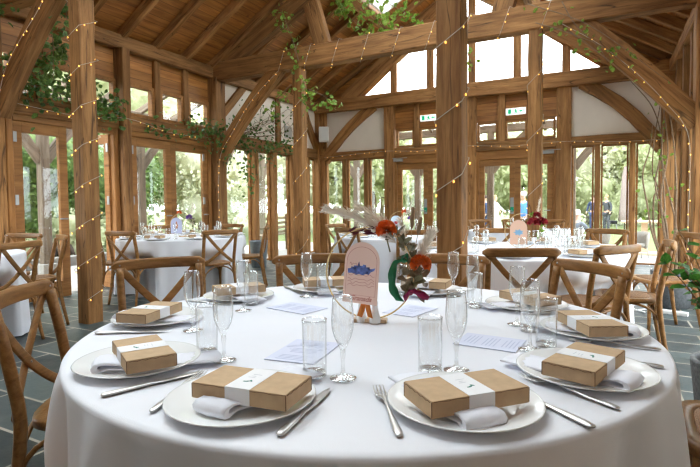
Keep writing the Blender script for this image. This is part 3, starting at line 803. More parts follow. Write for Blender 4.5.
tch(-3.6, 6.45, T4, 'chair at the left end of the middle rear table, seen from the side', G3)
G5 = 'chairs round the table at the left edge'
tch(-4.33, 2.40, T5, 'cross-back chair at the left edge behind the nearest one, back turned', G5)
tch(-5.72, 3.20, T5, 'chair on the window side of the left edge table', G5)
tch(-4.93, 3.13, T5, 'chair seen edge-on just left of the nearest post', G5)

# ------------------------------------------------------------------ tablecloths
def cloth(C, Rr, label, seed, folds=22, amp=.030):
    rnd = random.Random(seed); NT = 240
    ph = [rnd.uniform(0, 6.28) for _ in range(8)]
    ins = [(atan2(y - C[1], x - C[0]), hypot(x - C[0], y - C[1])) for x, y, a in CHAIRS if hypot(x - C[0], y - C[1]) < 1.45]
    rows = [(.0, 0)] + [(k, 0) for k in (.25, .5, .75, .9, .965)]
    verts = []; faces = []
    prof = [(Rr * .25, .75), (Rr * .5, .75), (Rr * .75, .75), (Rr * .93, .75), (Rr * .98, .7499), (Rr * .994, .7485), (Rr * 1.0, .7445), (Rr * 1.002, .737)]
    zs = [.715, .69, .66, .62, .57, .52, .47, .42, .36, .30, .24, .18, .12, .07, .035, .012]
    def wave(a):
        return -abs(sin(.5 * 9 * a + ph[6] + .9 * sin(2 * a + ph[7]))) * .8 + .4 + (.5 * sin(folds * a + ph[0] + .8 * sin(3 * a + ph[1])) + .35 * sin((folds * .62) * a // 1 * 0 + 13 * a + ph[2] + .6 * sin(5 * a + ph[3])) + .3 * sin(7 * a + ph[4]))
    for r, z in prof:
        for q in range(NT):
            a = 2 * pi * q / NT; verts.append((r * cos(a), r * sin(a), z))
    for z in zs:
        t = (.733 - z) / .72
        for q in range(NT):
            a = 2 * pi * q / NT
            w = wave(a)
            r = Rr * 1.002 + .03 * t + amp * 1.5 * (t ** .6) * w * (.55 + .45 * abs(sin(2 * a + ph[5]))) + amp * .5 * (t ** .35) * sin(29 * a + ph[3] + 1.4 * sin(4 * a + ph[0])) * abs(sin(1.5 * a + ph[2]))
            for (ca, cr) in ins:
                d = abs((a - ca + pi) % (2 * pi) - pi)
                lim = cr - .235
                if r > lim:
                    k = min(1, max(0, (.30 - d) / .10)); k = k * k * (3 - 2 * k)
                    h = min(1, max(0, (.60 - z) / .10)); h = h * h * (3 - 2 * h)
                    r = r + (lim - r) * k * h
            verts.append((r * cos(a), r * sin(a), z))
    n = len(prof) + len(zs)
    for i in range(n - 1):
        for q in range(NT): faces.append((i * NT + q, i * NT + (q + 1) % NT, (i + 1) * NT + (q + 1) % NT, (i + 1) * NT + q))
    faces.append(tuple(range(NT - 1, -1, -1)))
    b = B(); b._add(verts, faces, True)
    o = b.build('tablecloth', CLOTH, None, tr(C[0], C[1], 0))
    return tag(o, label, 'tablecloth', 'white floor-length tablecloths')
cloth(MT, .912, 'white floor-length cloth on the large round table in front', 1, 17, .046)
cloth(T1, .835, 'white tablecloth on the round table far left by the doors', 2)
cloth(T2, .90, 'white tablecloth on the round table right of the thick post', 3)
cloth(T3, .74, 'white tablecloth on the rearmost table behind the thin right post', 4)
cloth(T4, .88, 'white tablecloth on the middle rear table beyond the pampas grass', 5)
cloth(T5, .83, 'white tablecloth cut off by the left edge of the picture', 6)

# ------------------------------------------------------------------ tableware prototypes
ZT = .751
def make_plate():
    b = B()
    b.lathe([(.0, .006), (.098, .006), (.108, .008), (.118, .0125), (.150, .0185), (.1545, .0195), (.156, .0175), (.150, .0145), (.120, .0075), (.112, .0025), (.10, 0), (0, 0)], 64)
    bmesh.ops.remove_doubles(b.bm, verts=b.bm.verts[:], dist=1e-5)
    return b.build('dinner_plate', CHINA)
def make_box():
    r = empty('gift_box')
    lx, ly, h = .212, .112, .032
    b = B(); b.box((-lx / 2, -ly / 2, 0), (lx / 2, ly / 2, h), .0012)
    bd = b.build('body', KRAFT, r)
    b = B()                                     # the wavy tuck edges of the lid, dark gaps
    rnd = random.Random(3)
    for s in (-1, 1):
        p = [(s * (lx / 2 + .0006), -ly / 2 + .006 + (ly - .012) * k / 14, h - .0035 + .0015 * sin(k * 2.1)) for k in range(15)]
        b.tube(p, .0007, 5)
        p = [(-lx / 2 + .004 + (lx - .008) * k / 20, s * (ly / 2 + .0004), h - .0022 + .0010 * sin(k * 1.7)) for k in range(21)]
        b.tube(p, .0005, 5)
        for q in (-1, 1): b.box((s * (lx / 2 + .0002) - .0007, q * ly / 2 - .0007, .002), (s * (lx / 2 + .0002) + .0007, q * ly / 2 + .0007, h - .002))
    b.build('lid_seam', KRAFTD, bd)
    b = B(); w, t = .028, .0009                  # white paper sleeve
    for lo, hi in (((-w, -ly / 2 - t, -.0), (w, -ly / 2 - .0003, h + t)), ((-w, ly / 2 + .0003, 0), (w, ly / 2 + t, h + t)), ((-w, -ly / 2, h + .0003), (w, ly / 2, h + t))): b.box(lo, hi)
    bd2 = b.build('paper_band', PAPER, r)
    b = B()
    def lf(x, y, a, s):
        b.prism([(s * cos(2 * pi * k / 10) * .5, s * .22 * sin(2 * pi * k / 10)) for k in range(10)], h + t, h + t + .0004, X=tr(x, y, 0) @ rot('Z', a))
    lf(.0, -.018, .6, .011); lf(.006, -.014, 2.2, .010); lf(-.005, -.020, 0, .009)
    b.build('leaf_print', PRINT, bd2)
    b = B()
    for k, (x, y, wd) in enumerate(((-.004, .004, .016), (-.003, .011, .010), (0, .021, .020))):
        b.box((x - wd / 2, y, h + t), (x + wd / 2, y + .0016, h + t + .0003))
    b.build('text_print', PRINTG, bd2)
    return r
def make_napkin():
    """folded napkin lying along local Y: flat end at -Y, rolled loop at +Y (towards the diner)"""
    b = B(); w = .046
    prof = [(-.185, .0035), (-.05, .0045), (.03, .006), (.085, .008), (.105, .003), (.118, .005), (.121, .015), (.113, .026), (.095, .029), (.075, .026), (.055, .020), (.03, .017), (-.02, .0150), (-.02, .0135), (.03, .0150), (.055, .0165), (.075, .021), (.092, .023), (.105, .019), (.108, .013), (.100, .009), (.078, .0115), (.03, .0105), (-.05, .0085), (-.185, .0075)]
    m = 7; vs = []; fs = []; k = len(prof)
    for i in range(m):
        s = -1 + 2 * i / (m - 1)
        for y, z in prof:
            vs.append((s * (w - .004 * max(0, y) / .13 + .003 * sin(y * 60)), y + .003 * sin(3 * s + y * 9), z * (1 - .10 * s * s * (z > .02)) + .0008 * sin(9 * s + y * 40)))
    for i in range(m - 1):
        for q in range(k): fs.append((i * k + q, (i + 1) * k + q, (i + 1) * k + (q + 1) % k, i * k + (q + 1) % k))
    b._add(vs, fs, True)
    # close the two ends with quads between the facing sheets
    for i, e in ((0, 0), ((m - 1) * k, 0)):
        f2 = [(i + q, i + q + 1, i + k - 2 - q, i + k - 1 - q) for q in range(0, 11)]
        b.bm.verts.ensure_lookup_table()
        for f in f2:
            try: b.bm.faces.new([b.bm.verts[x] for x in f])
            except (ValueError, IndexError): pass
    return b.build('napkin', NAPK)
def make_flute():
    r = empty('champagne_flute')
    b = B()
    b.lathe([(.0045, .062), (.0065, .070), (.0125, .083), (.0215, .102), (.0262, .122), (.0270, .140), (.0258, .165), (.0240, .185), (.0229, .198), (.0222, .1985), (.0230, .185), (.0249, .165), (.0260, .140), (.0252, .122), (.0206, .103), (.0118, .086), (.0, .078)], 28)
    b.build('bowl', GLASS, r)
    b = B(); b.lathe([(0, .0005), (.0315, .0005), (.0325, .0018), (.0310, .0034), (.018, .0055), (.0085, .0095), (.0052, .016), (.0041, .032), (.0046, .048), (.0068, .058), (.0060, .064), (.0050, .070), (0, .074)], 28)
    bmesh.ops.remove_doubles(b.bm, verts=b.bm.verts[:], dist=1e-5)
    b.build('stem', STEMG, r)
    return r
def make_tumbler():
    r = empty('highball_glass')
    b = B(); b.lathe([(.0285, .004), (.0290, .04), (.0300, .128), (.0306, .138), (.0300, .1385), (.0285, .128), (.0272, .04), (.0262, .014), (0, .012)], 32); b.build('wall', GLASS, r)
    b = B(); b.lathe([(0, .0005), (.027, .0005), (.0285, .002), (.0285, .009), (.0258, .0118), (0, .0105)], 32)
    bmesh.ops.remove_doubles(b.bm, verts=b.bm.verts[:], dist=1e-5)
    b.build('base', STEMG, r); return r
def make_knife():
    """along local Y, blade towards -Y"""
    b = B()
    hp = [(-.112, .0), ]
    def sec(y, w, t, z=.0): return y, w, t, z
    secs = [(.112, .004, .002), (.108, .0075, .0035), (.095, .0088, .0042), (.06, .0078, .0042), (.02, .0058, .0038), (.005, .0052, .0034), (-.002, .0075, .0022), (-.03, .0092, .0014), (-.07, .0095, .0012), (-.095, .0075, .0010), (-.110, .0035, .0008), (-.116, .0006, .0006)]
    pth = [(0, y, .0046) for y, w, t in secs]
    b.sweep(pth, [(cos(2 * pi * k / 10), sin(2 * pi * k / 10)) for k in range(10)], (0, 0, 1), True, scale=[(w, t) for y, w, t in secs])
    for v in b.bm.verts: v.co.x *= 1.1; v.co.y *= 1.04
    return b.build('table_knife', STEEL)
def make_fork():
    b = B()
    secs = [(.100, .003, .0015, .004), (.096, .0065, .0028, .0045), (.085, .0078, .003, .005), (.05, .0058, .0028, .006), (.01, .0034, .0022, .010), (-.02, .0032, .0020, .0135), (-.034, .0060, .0016, .013), (-.042, .0110, .0013, .0105), (-.050, .0122, .0012, .0075)]
    b.sweep([(0, y, z) for y, w, t, z in secs], [(cos(2 * pi * k / 10), sin(2 * pi * k / 10)) for k in range(10)], (0, 0, 1), True, scale=[(w, t) for y, w, t, z in secs])
    for k in range(4):
        x = -.0102 + .0068 * k
        b.sweep([(x, -.046, .0085), (x, -.060, .0060), (x, -.078, .0068), (x, -.094, .0105)], [(-.0017, -.0008), (.0017, -.0008), (.0017, .0008), (-.0017, .0008)], (0, 0, 1), True, scale=[1, 1, .9, .4])
    for v in b.bm.verts: v.co.x *= 1.08; v.co.y *= 1.2
    return b.build('table_fork', STEEL)
PLATE, BOX, NAP, FLUTE, TUMB, KNIFE, FORK = make_plate(), make_box(), make_napkin(), make_flute(), make_tumbler(), make_knife(), make_fork()
U = {k: [] for k in 'pbnfthk'}
# ang, plate r, where, box (radial, tangential, twist), napkin (radial, tangential, twist)
PL = [
 (-84.3, .737, 'front of near table, left of centre', (.012, .035, 1), (-.012, .018, -12)),
 (-48, .740, 'front of near table, right of centre', (.030, -.012, 5), (.010, -.035, 7)),
 (-18.5, .745, 'right front of near table', (.015, -.040, 2), (.010, -.045, -2)),
 (15.5, .740, 'at right before the largest chair', (-.02, -.05, 14), (.0, -.035, -20)),
 (48, .700, 'rear right of near table', (0, -.02, 4), (.0, .0, -6)),
 (89, .680, 'behind the flower hoop', (0, .01, 3), (.0, .0, 4)),
 (131, .700, 'rear, just left of pink card', (0, .0, -4), (.0, .0, -6)),
 (165, .735, 'rear left of near table', (0, .0, -20), (.0, .0, -12)),
 (-158, .745, 'left side of near table', (0, .05, -8), (.02, .02, -5)),
 (-117, .735, 'left front of near table', (.0, .048, -2), (-.005, .045, -18)),
]
def local(C, ang, rad, tan):
    a = radians(ang); return (C[0] + rad * cos(a) - tan * sin(a), C[1] + rad * sin(a) + tan * cos(a))
GT = {'p': ('dinner plates on the near table', 'plate', 'white dinner plate holding a kraft box, '), 'b': ('kraft boxes on the near table', 'gift box', 'brown kraft gift box with white paper band, '),
      'n': ('napkins on the near table', 'napkin', 'white folded napkin under a kraft box, '), 'f': ('champagne flutes on the near table', 'glass', 'empty champagne flute of the setting '),
      't': ('highball glasses on the near table', 'glass', 'straight highball glass of the setting '), 'k': ('knives on the near table', 'knife', 'steel knife of the setting '), 'h': ('forks on the near table', 'fork', 'steel fork of the setting ')}
def put(k, proto, loc, rz, w):
    g, c, pre = GT[k]; return place(proto, U[k], loc, rz, label=pre + w, cat=c, group=g)
FL = {-84.3: (-69, .552), -48: (-39, .545), -18.5: (-8.3, .568), 15.5: (22.6, .524), 48: (62, .56), 89: (76.7, .640), 131: (142.7, .559), 165: (-178, .514), -158: (-144.3, .572), -117: (-106, .555)}
TB = {-84.3: (-76.5, .542), -48: (-46.2, .535), -18.5: (-2.5, .60), 15.5: (14.0, .55), 48: (56, .515), 89: (98, .56), 131: (134, .60), 165: (170.6, .570), -158: (-150, .60), -117: (-115, .560)}
for ang, rr, w, bx, nk in PL:
    x, y = local(MT, ang, rr, 0); rz = radians(ang) - pi / 2
    put('p', PLATE, (x, y, ZT), rz, w)
    nx, ny = local(MT, ang, rr + nk[0], nk[1]); put('n', NAP, (nx, ny, ZT + .0085), rz + radians(nk[2]), w)
    qx, qy = local(MT, ang, rr + bx[0], bx[1]); put('b', BOX, (qx, qy, ZT + .0265), rz + radians(bx[2]) + pi, w)
    fx, fy = local(MT, FL[ang][0], FL[ang][1], 0); put('f', FLUTE, (fx, fy, ZT), radians(ang), w)
    tx, ty = local(MT, TB[ang][0], TB[ang][1], 0)
    if ang != -158: put('t', TUMB, (tx, ty, ZT), radians(ang), w)
KN = {-84.3: (-72.8, .746, -10), -48: (-36.7, .80, -1), -18.5: (-7, .77, 0), 15.5: (27, .76, 0), 48: (60, .75, 3), 131: (143, .74, 2), 165: (177, .75, 5), -158: (-144.6, .766, -4), -117: (-103.5, .76, -8)}
FK = {-84.3: (-96.9, .75, 25), -48: (-60.3, .733, 4), -18.5: (-29.3, .77, 0), 15.5: (4.3, .77, -2), 48: (37, .76, 0), 89: (77, .74, 0), 131: (119, .74, 0)}
WH = {p[0]: p[2] for p in PL}
for a0, (ang, rr, tw) in KN.items():
    x, y = local(MT, ang, rr, 0); put('k', KNIFE, (x, y, ZT), radians(ang + tw) - pi / 2, WH[a0])
for a0, (ang, rr, tw) in FK.items():
    x, y = local(MT, ang, rr, 0); put('h', FORK, (x, y, ZT), radians(ang + tw) - pi / 2, WH[a0])

# menus lying on the cloth
def menu(x, y, a, lx, ly, label, waves=False):
    r = empty('menu_card', (x, y, ZT), radians(a), label=label, cat='menu', group='lilac menus on the near table')
    b = B(); b.box((-lx / 2, -ly / 2, .0003), (lx / 2, ly / 2, .0022)); b.build('card', LILAC, r)
    b = B(); rnd = random.Random(int(x * 999))
    for blk in (-.31, 0, .31):
        for k in range(4):
            wd = lx * rnd.uniform(.07, .12); yy = (k - 1.5) * ly * .10
            b.box((lx * blk - .004 + yy * .0 - .003, 0, 0), (lx * blk, 0.0001, 0.0001)) if 0 else None
            b.box((lx * blk - .022 + k * .011, -ly * rnd.uniform(.22, .33), .0022), (lx * blk - .0195 + k * .011, ly * rnd.uniform(.22, .33), .0025))
    if waves:
        for o in (-.5, -.2):
            b.sweep([(lx * (.20 + .10 * sin(t * 5 + o * 3) + o * .1), -ly * .45 + ly * .9 * t, .0023) for t in [i / 24 for i in range(25)]], [(-.0006, -.0001), (.0006, -.0001), (.0006, .0002), (-.0006, .0002)])
    b.build('printed_lines', LILACP, r)
menu(-.752, 1.165, 98, .205, .145, 'lilac menu card under a highball glass, front of the near table', True)
menu(-1.095, 1.645, 169, .205, .140, 'lilac menu card lying left of the pink arched card')
menu(-.302, 1.478, 176, .180, .140, 'lilac menu card lying at the right of the near table')
menu(-.668, 1.792, 78, .185, .135, 'lilac menu card lying behind the burgundy ribbon bow')
# ------------------------------------------------------------------ centrepieces
def flower(b, c, r, rnd, n=42, mi=0):
    """ruffled head: bent petals in all upper directions"""
    for k in range(n):
        a = rnd.uniform(0, 2 * pi); e = math.asin(rnd.uniform(-.25, 1)); d = V((cos(a) * cos(e), sin(a) * cos(e), sin(e)))
        s = d.cross(V((rnd.uniform(-1, 1), rnd.uniform(-1, 1), .3))).normalized(); t = d.cross(s)
        w = r * rnd.uniform(.34, .5); base = V(c) + d * r * .15; vs = [base]
        for q in range(5):
            u = -1 + q / 2
            vs.append(base + d * r * (.78 + .18 * cos(u * 1.4) + rnd.uniform(-.06, .06)) + s * w * u + t * r * rnd.uniform(-.16, .16))
        b._add(vs, [(0, q, q + 1) for q in range(1, 5)], True, mi)
def plume(b, path, wid, rnd, n=260, ln=.05, thick=.0009):
    P = [V(p) for p in path]
    for k in range(n):
        t = rnd.random() ** .85; i = min(len(P) - 2, int(t * (len(P) - 1))); f = t * (len(P) - 1) - i
        p = P[i].lerp(P[i + 1], f); d = (P[i + 1] - P[i]).normalized()
        q = V((rnd.gauss(0, 1), rnd.gauss(0, 1), rnd.gauss(0, 1))); q = (q - d * q.dot(d)).normalized()
        L_ = ln * rnd.uniform(.5, 1.2) * (1 - .45 * t); e = p + (d * .8 + q * wid).normalized() * L_; m_ = p.lerp(e, .55) + q * .12 * L_
        s = d.cross(q) * thick
        b._add([p - s, p + s, m_ + s, m_ - s, e], [(0, 1, 2, 3), (3, 2, 4)], False)
def ribbon(b, path, w, side, rnd=None):
    P = [V(p) for p in path]; s = V(side).normalized() * w / 2; n = len(P); vs = []
    for i, p in enumerate(P):
        k = s * (1 + .15 * sin(i * 1.3)); tw = V((0, 0, .15 * w * sin(i * .9)))
        vs += [p - k + tw, p + k - tw]
    for i, p in enumerate(P):
        k = s * (1 + .15 * sin(i * 1.3)); tw = V((0, 0, .15 * w * sin(i * .9))); o = V((.0006, -.0012, .0003))
        vs += [p - k + tw + o, p + k - tw + o]
    f = []
    for i in range(n - 1):
        a = 2 * i; c = 2 * n + a
        f += [(a, a + 1, a + 3, a + 2), (c, c + 2, c + 3, c + 1), (a, a + 2, c + 2, c), (a + 1, c + 1, c + 3, a + 3)]
    f += [(0, 2 * n, 2 * n + 1, 1), (2 * n - 2, 2 * n - 1, 4 * n - 1, 4 * n - 2)]
    b._add(vs, f, True)
def leaf_shape(b, c, d, nrm, l, w, mi=0, fold=.15):
    d = V(d).normalized(); s = d.cross(V(nrm)).normalized(); n = s.cross(d); c = V(c)
    b._add([c, c + d * l * .35 + s * w * .5 + n * fold * w, c + d * l * .75 + s * w * .36 + n * fold * w, c + d * l, c + d * l * .75 - s * w * .36 + n * fold * w, c + d * l * .35 - s * w * .5 + n * fold * w, c + d * l * .5],
           [(0, 1, 6), (1, 2, 6), (2, 3, 6), (3, 4, 6), (4, 5, 6), (5, 0, 6)], True, mi)
def arch_card(w, h, t):
    """outline in x (width), y (height), foot at y = 0"""
    r = w / 2; pts = [(-r, 0), (r, 0)]
    for i in range(21):
        a = pi * i / 20; pts.append((r * cos(a), h - r + r * sin(a)))
    return pts
def card_obj(parent, X, w, h, m, name='arched_card'):
    b = B(); b.prism(arch_card(w, h, 0), -.001, .001); return b.build(name, m, parent, X)
hx, hy, ha = -.734, 1.563, radians(17)
cp = empty('flower_hoop', (hx, hy, ZT), ha, label='brass hoop dressed with pampas grass and two orange flowers, on the near table', cat='table centrepiece')
b = B(); b.box((-.06, -.02, 0), (.06, .02, .013), .002); b.build('base', PALE, cp)
b = B(); b.tube([(.155 * cos(2 * pi * k / 64), 0, .172 + .160 * sin(2 * pi * k / 64)) for k in range(64)], .0028, 8, closed=True, up=(0, 1, 0)); b.build('hoop', GOLD, cp)
rnd = random.Random(5)
for nm, c, r in (('orange_flower', (.060, -.01, .322), .034), ('orange_flower', (.178, -.015, .205), .034)):
    b = B(); flower(b, c, r, rnd, 70); fl = b.build(nm, ORANGE, cp)
    b = B(); b.tube([V(c) - V((0, 0, .02)), V(c) + V((.012, .012, -.075))], .0025, 6); b.build('flower_stem', EUCA, fl)
pth = bez((.095, .0, .278), (-.005, .01, .372), (-.150, .0, .398), 10)
b = B(); plume(b, pth, .5, rnd, 800, .06, .0013); b.tube(pth, .0012, 5); b.build('pampas_plume', PAMPAS, cp)
pth = bez((.085, .02, .29), (.03, .03, .37), (-.05, .02, .405), 10)
b = B(); plume(b, pth, .8, rnd, 480, .06, .0012); b.tube(pth, .0012, 5); b.build('pampas_plume', PAMPAS, cp)
pth = bez((.150, .02, .16), (.185, .02, .25), (.215, .01, .318), 10)
b = B(); plume(b, pth, .8, rnd, 700, .055, .0013); b.tube(pth, .0012, 5); b.build('pampas_plume', PAMPAS, cp)
pth = bez((.125, .03, .23), (.12, .03, .32), (.105, .03, .36), 8)
b = B(); plume(b, pth, .9, rnd, 240, .045, .0011); b.build('pampas_plume', PAMPAS, cp)
for (x0, z0, x1, z1) in ((.140, .22, .152, .405), (.150, .22, .180, .370)):
    p0, p1 = V((x0, .01, z0)), V((x1, .01, z1)); q = p0.lerp(p1, .58)
    b = B(); b.tube([p0, q], .0012, 6); b.tube([q, q.lerp(p1, .15), q.lerp(p1, .5), q.lerp(p1, .9), p1], [.002, .0065, .0075, .006, .001], 10); b.build('seed_head', BROWNP, cp)
b = B()
for k in range(46):
    t = rnd.random(); a = 1.05 - 1.35 * t; c = V((.155 * cos(a), rnd.uniform(-.02, .02), .172 + .160 * sin(a)))
    leaf_shape(b, c, (rnd.uniform(-.6, 1), rnd.uniform(-1, 1), rnd.uniform(-.7, .9)), (rnd.uniform(-1, 1), -1, .3), rnd.uniform(.03, .055), rnd.uniform(.014, .024))
b.build('dried_leaves', EUCA, cp)
b = B()
for k in range(22):
    c = V((.150 + rnd.uniform(-.02, .035), rnd.uniform(-.02, .02), .150 + rnd.uniform(-.035, .05)))
    leaf_shape(b, c, (rnd.uniform(-1, 1), rnd.uniform(-1, .5), rnd.uniform(-1, .5)), (0, -1, rnd.uniform(-.4, .8)), rnd.uniform(.03, .06), rnd.uniform(.018, .030))
b.build('brown_leaves', DRYL, cp)
b = B()
for k in range(16):
    c = V((-.02 + rnd.uniform(-.03, .09), rnd.uniform(-.01, .01), .318 + rnd.uniform(-.012, .02)))
    leaf_shape(b, c, (rnd.uniform(-1, -.2), rnd.uniform(-.5, .5), rnd.uniform(-.5, .3)), (0, -1, .3), .035, .010)
b.build('burgundy_leaves', plain('burgundy_leaf', (.11, .015, .03), .6), cp)
b = B(); ribbon(b, cat_path([(.115, -.018, .225), (.088, -.026, .205), (.080, -.026, .15), (.088, -.022, .11), (.108, -.022, .080)], 4), .026, (1, .2, .1)); ribbon(b, cat_path([(.112, -.018, .228), (.13, -.03, .24), (.135, -.028, .22), (.115, -.02, .222)], 4), .014, (.2, .3, 1)); b.build('green_ribbon', GRIB, cp)
b = B()
ribbon(b, cat_path([(.150, -.016, .118), (.135, -.024, .105), (.122, -.03, .088)], 4), .018, (.5, .2, -1)); ribbon(b, cat_path([(.150, -.016, .118), (.172, -.026, .108), (.205, -.03, .094)], 4), .020, (.3, .2, 1))
b.blob((.150, -.016, .119), (.009, .008, .008), 1); b.build('burgundy_bow', BRIB, cp)
# the pink table card on its white stand
ck = empty('table_card', (-.752, 1.515, ZT), radians(2), label='pink arched table card with a blue palace sketch, on a white stand', cat='table card')
cx = tr(0, 0, .072) @ rot('Y', radians(3)) @ rot('X', radians(90 - 4))
cd = card_obj(ck, cx, .130, .212, PINK)
b = B(); ol = arch_card(.112, .190, 0); ol = [(x, .028 + y * .88) for x, y in ol]
b.sweep([(x, y, .0012) for x, y in ol], [(-.0007, -.0002), (.0007, -.0002), (.0007, .0003), (-.0007, .0003)], (0, 0, 1), closed=True)
for yy, am in ((.098, .004), (.083, .004), (.072, .006), (.062, .004), (.135, .006)):
    x0, x1 = (-.05, .05) if yy != .135 else (-.045, -.01)
    b.sweep([(x0 + (x1 - x0) * k / 40, yy + am * sin(k * .55 + yy * 90) * (.5 + .5 * sin(k * .23)), .0012) for k in range(41)], [(-.0007, -.0002), (.0007, -.0002), (.0007, .0003), (-.0007, .0003)], (0, 0, 1))
b.build('line_drawing', PINKP, cd)
b = B()   # blue palace on a wooded hill
sky = [(-.050, .104), (-.052, .116), (-.040, .118), (-.038, .123), (-.030, .122), (-.029, .126), (-.014, .127), (-.013, .134), (-.0105, .138), (-.008, .134), (-.007, .127), (.004, .127), (.005, .131), (.016, .130), (.017, .124), (.030, .125), (.031, .120), (.040, .121), (.052, .124), (.047, .116), (.036, .112), (.028, .104), (.018, .106), (.006, .101), (-.008, .104), (-.020, .100), (-.034, .105)]
for i in range(1, len(sky) - 1): pass
b.prism([(x * 1.0 - .0, .114 + (y - .114) * 1.25) for x, y in sky], .0011, .0014); b.build('palace_drawing', BLUEP, cd)
fc = bpy.data.curves.new('place_name', 'FONT'); fc.body = 'Granada'; fc.size = .024; fc.shear = .45; fc.align_x = 'CENTER'; fc.extrude = .0002; fc.offset = .0006
fo = bpy.data.objects.new('place_name', fc); COL.objects.link(fo); fc.materials.append(PINKP)
bpy.context.view_layer.update(); fm = bpy.data.meshes.new_from_object(fo.evaluated_get(bpy.context.evaluated_depsgraph_get())); bpy.data.objects.remove(fo)
fo = bpy.data.objects.new('place_name', fm); COL.objects.link(fo); fo.parent = cd; fo.location = (.002, .010, .0013)
b = B()
for s in (-1, 1):
    X = tr(s * .026 + .018, .034, 0)
    b.lathe([(0, .0), (.017, .0), (.020, .004), (.0205, .014), (.016, .030), (.011, .048), (.0095, .062), (.012, .075), (.0105, .076), (.008, .062), (.0, .05)], 20, X)
b.build('white_stand', CHINA, ck)
b = B()
for s in (-1, 1): ribbon(b, [(.018 + s * .006, .012, .075), (.018 + s * .012, .009, .05), (.018 + s * .020, .006, .025)], .018, (1, 0, 0))
b.build('orange_ribbon', ORIB, ck)

def centre(C, a, z, cardm, printm, shape, fl, label, clabel, dx=(0, 0)):
    r = empty('flower_hoop', (C[0], C[1], ZT), a, label=label, cat='table centrepiece')
    b = B(); b.box((-.085, -.02, 0), (.085, .02, .013), .002); b.build('base', PALE, r)
    b = B(); b.tube([(.150 * cos(2 * pi * k / 40), 0, .165 + .154 * sin(2 * pi * k / 40)) for k in range(40)], .003, 6, closed=True, up=(0, 1, 0)); b.build('hoop', GOLD, r)
    rn = random.Random(len(label))
    for (x, zz, s, m) in fl:
        b = B(); flower(b, (x, -.01, zz), s, rn, 34); b.build('flower', m, r)
    b = B()
    for k in range(30):
        t = rn.random(); an = 1.3 - 1.9 * t; c = V((.150 * cos(an), rn.uniform(-.02, .02), .165 + .154 * sin(an)))
        leaf_shape(b, c, (rn.uniform(-.6, 1), rn.uniform(-1, 1), rn.uniform(-.7, .9)), (rn.uniform(-1, 1), -1, .3), rn.uniform(.03, .06), .022)
    b.build('leaves', IVYL if 'peach' in label else EUCA, r)
    b = B(); pp = bez((.12, .02, .25), (.13, .02, .36), (.15, .01, .45), 6); plume(b, pp, .5, rn, 160, .05, .001); b.tube(pp, .004, 6); b.build('pampas_plume', PAMPAS, r)
    k = empty('table_card', (C[0] + dx[0], C[1] + dx[1], ZT), a, label=clabel, cat='table card')
    X = tr(0, 0, .05) @ rot('X', radians(85)); cdd = card_obj(k, X, .145, .215, cardm)
    b = B(); b.prism(shape, .0011, .0016); b.build('drawing', printm, cdd)
    b = B(); b.lathe([(0, 0), (.028, 0), (.03, .006), (.018, .03), (.012, .052), (.016, .062), (.0, .055)], 16, tr(0, .02, 0)); b.build('white_stand', CHINA, k)
LAV = plain('lavender_card', (.55, .58, .80), .8); PEACH = plain('peach_card', (.80, .52, .38), .8); PALEB = plain('pale_blue_card', (.62, .74, .84), .8); SKYB = plain('sky_blue_ink', (.22, .42, .62), .8)
st = [(-.012, .06), (.015, .07), (.02, .10), (.008, .15), (.002, .165), (-.006, .15), (-.008, .10)]
star = [((.045 if k % 2 else .028) * cos(2 * pi * k / 14), .105 + (.032 if k % 2 else .018) * sin(2 * pi * k / 14)) for k in range(14)]
bl = [(.03 * cos(2 * pi * k / 10) * (1 + .3 * sin(k * 2)), .12 + .022 * sin(2 * pi * k / 10)) for k in range(10)]
centre((T1[0] + .04, T1[1] - .05), radians(38), 0, LAV, ORIB, st, [(-.03, .33, .03, ORANGE), (.10, .26, .04, PURP), (.13, .18, .03, PAMPAS)], 'flower hoop with purple blooms on the far left table', 'lavender arched table card on the far left table', (-.03, -.07))
centre((T2[0] + .06, T2[1] - .0), radians(12), 0, PEACH, SKYB, star, [(.09, .235, .05, RED), (.16, .235, .05, RED), (.12, .30, .035, RED)], 'flower hoop with dark red blooms beside the peach card', 'peach arched table card with pale blue shapes', (-.02, -.08))
centre((T4[0] + .0, T4[1] - .0), radians(20), 0, PALEB, RED, bl, [(.05, .31, .035, ORANGE), (.10, .30, .04, PAMPAS), (.13, .22, .035, PURP)], 'flower hoop with white and purple blooms on the middle rear table', 'pale blue arched table card with a red motif', (-.03, -.08))

# ------------------------------------------------------------------ settings on the other tables
FAR = {}
def far_setting(C, Rr, ang, tn, kinds='pnbft', rot0=0):
    w = Rr - .165
    x, y = local(C, ang, w, 0); rz = radians(ang) - pi / 2
    def pf(k, proto, loc, r):
        FAR.setdefault((k, tn), []).append(place(proto, U[k], loc, r, cat=GT[k][1]))
    if 'p' in kinds: pf('p', PLATE, (x, y, ZT), rz)
    if 'n' in kinds: pf('n', NAP, (x, y, ZT + .0085), rz + radians(R.uniform(-12, 12)))
    if 'b' in kinds: pf('b', BOX, (*local(C, ang, w + R.uniform(-.01, .02), R.uniform(-.02, .02)), ZT + .0265), rz + pi + radians(R.uniform(-9, 9)))
    if 'f' in kinds: pf('f', FLUTE, (*local(C, ang + 16, Rr - .35, 0), ZT), 0)
    if 't' in kinds: pf('t', TUMB, (*local(C, ang + 5, Rr - .36, 0), ZT), 0)
for a in range(-150, 210, 40): far_setting(T1, .86, a, 'the far left table')
for a in (-167, -122, -81, -38, 0, 40, 82, 125): far_setting(T2, .90, a, 'the table with the peach card')
for a in (-30, -70, -115, -160, 20, 70, 130): far_setting(T4, .88, a, 'the middle rear table', 'pbft' if a < 0 else 'ft')
for a in (-60, -110, 10, 70): far_setting(T3, .74, a, 'the rearmost table', 'pf')
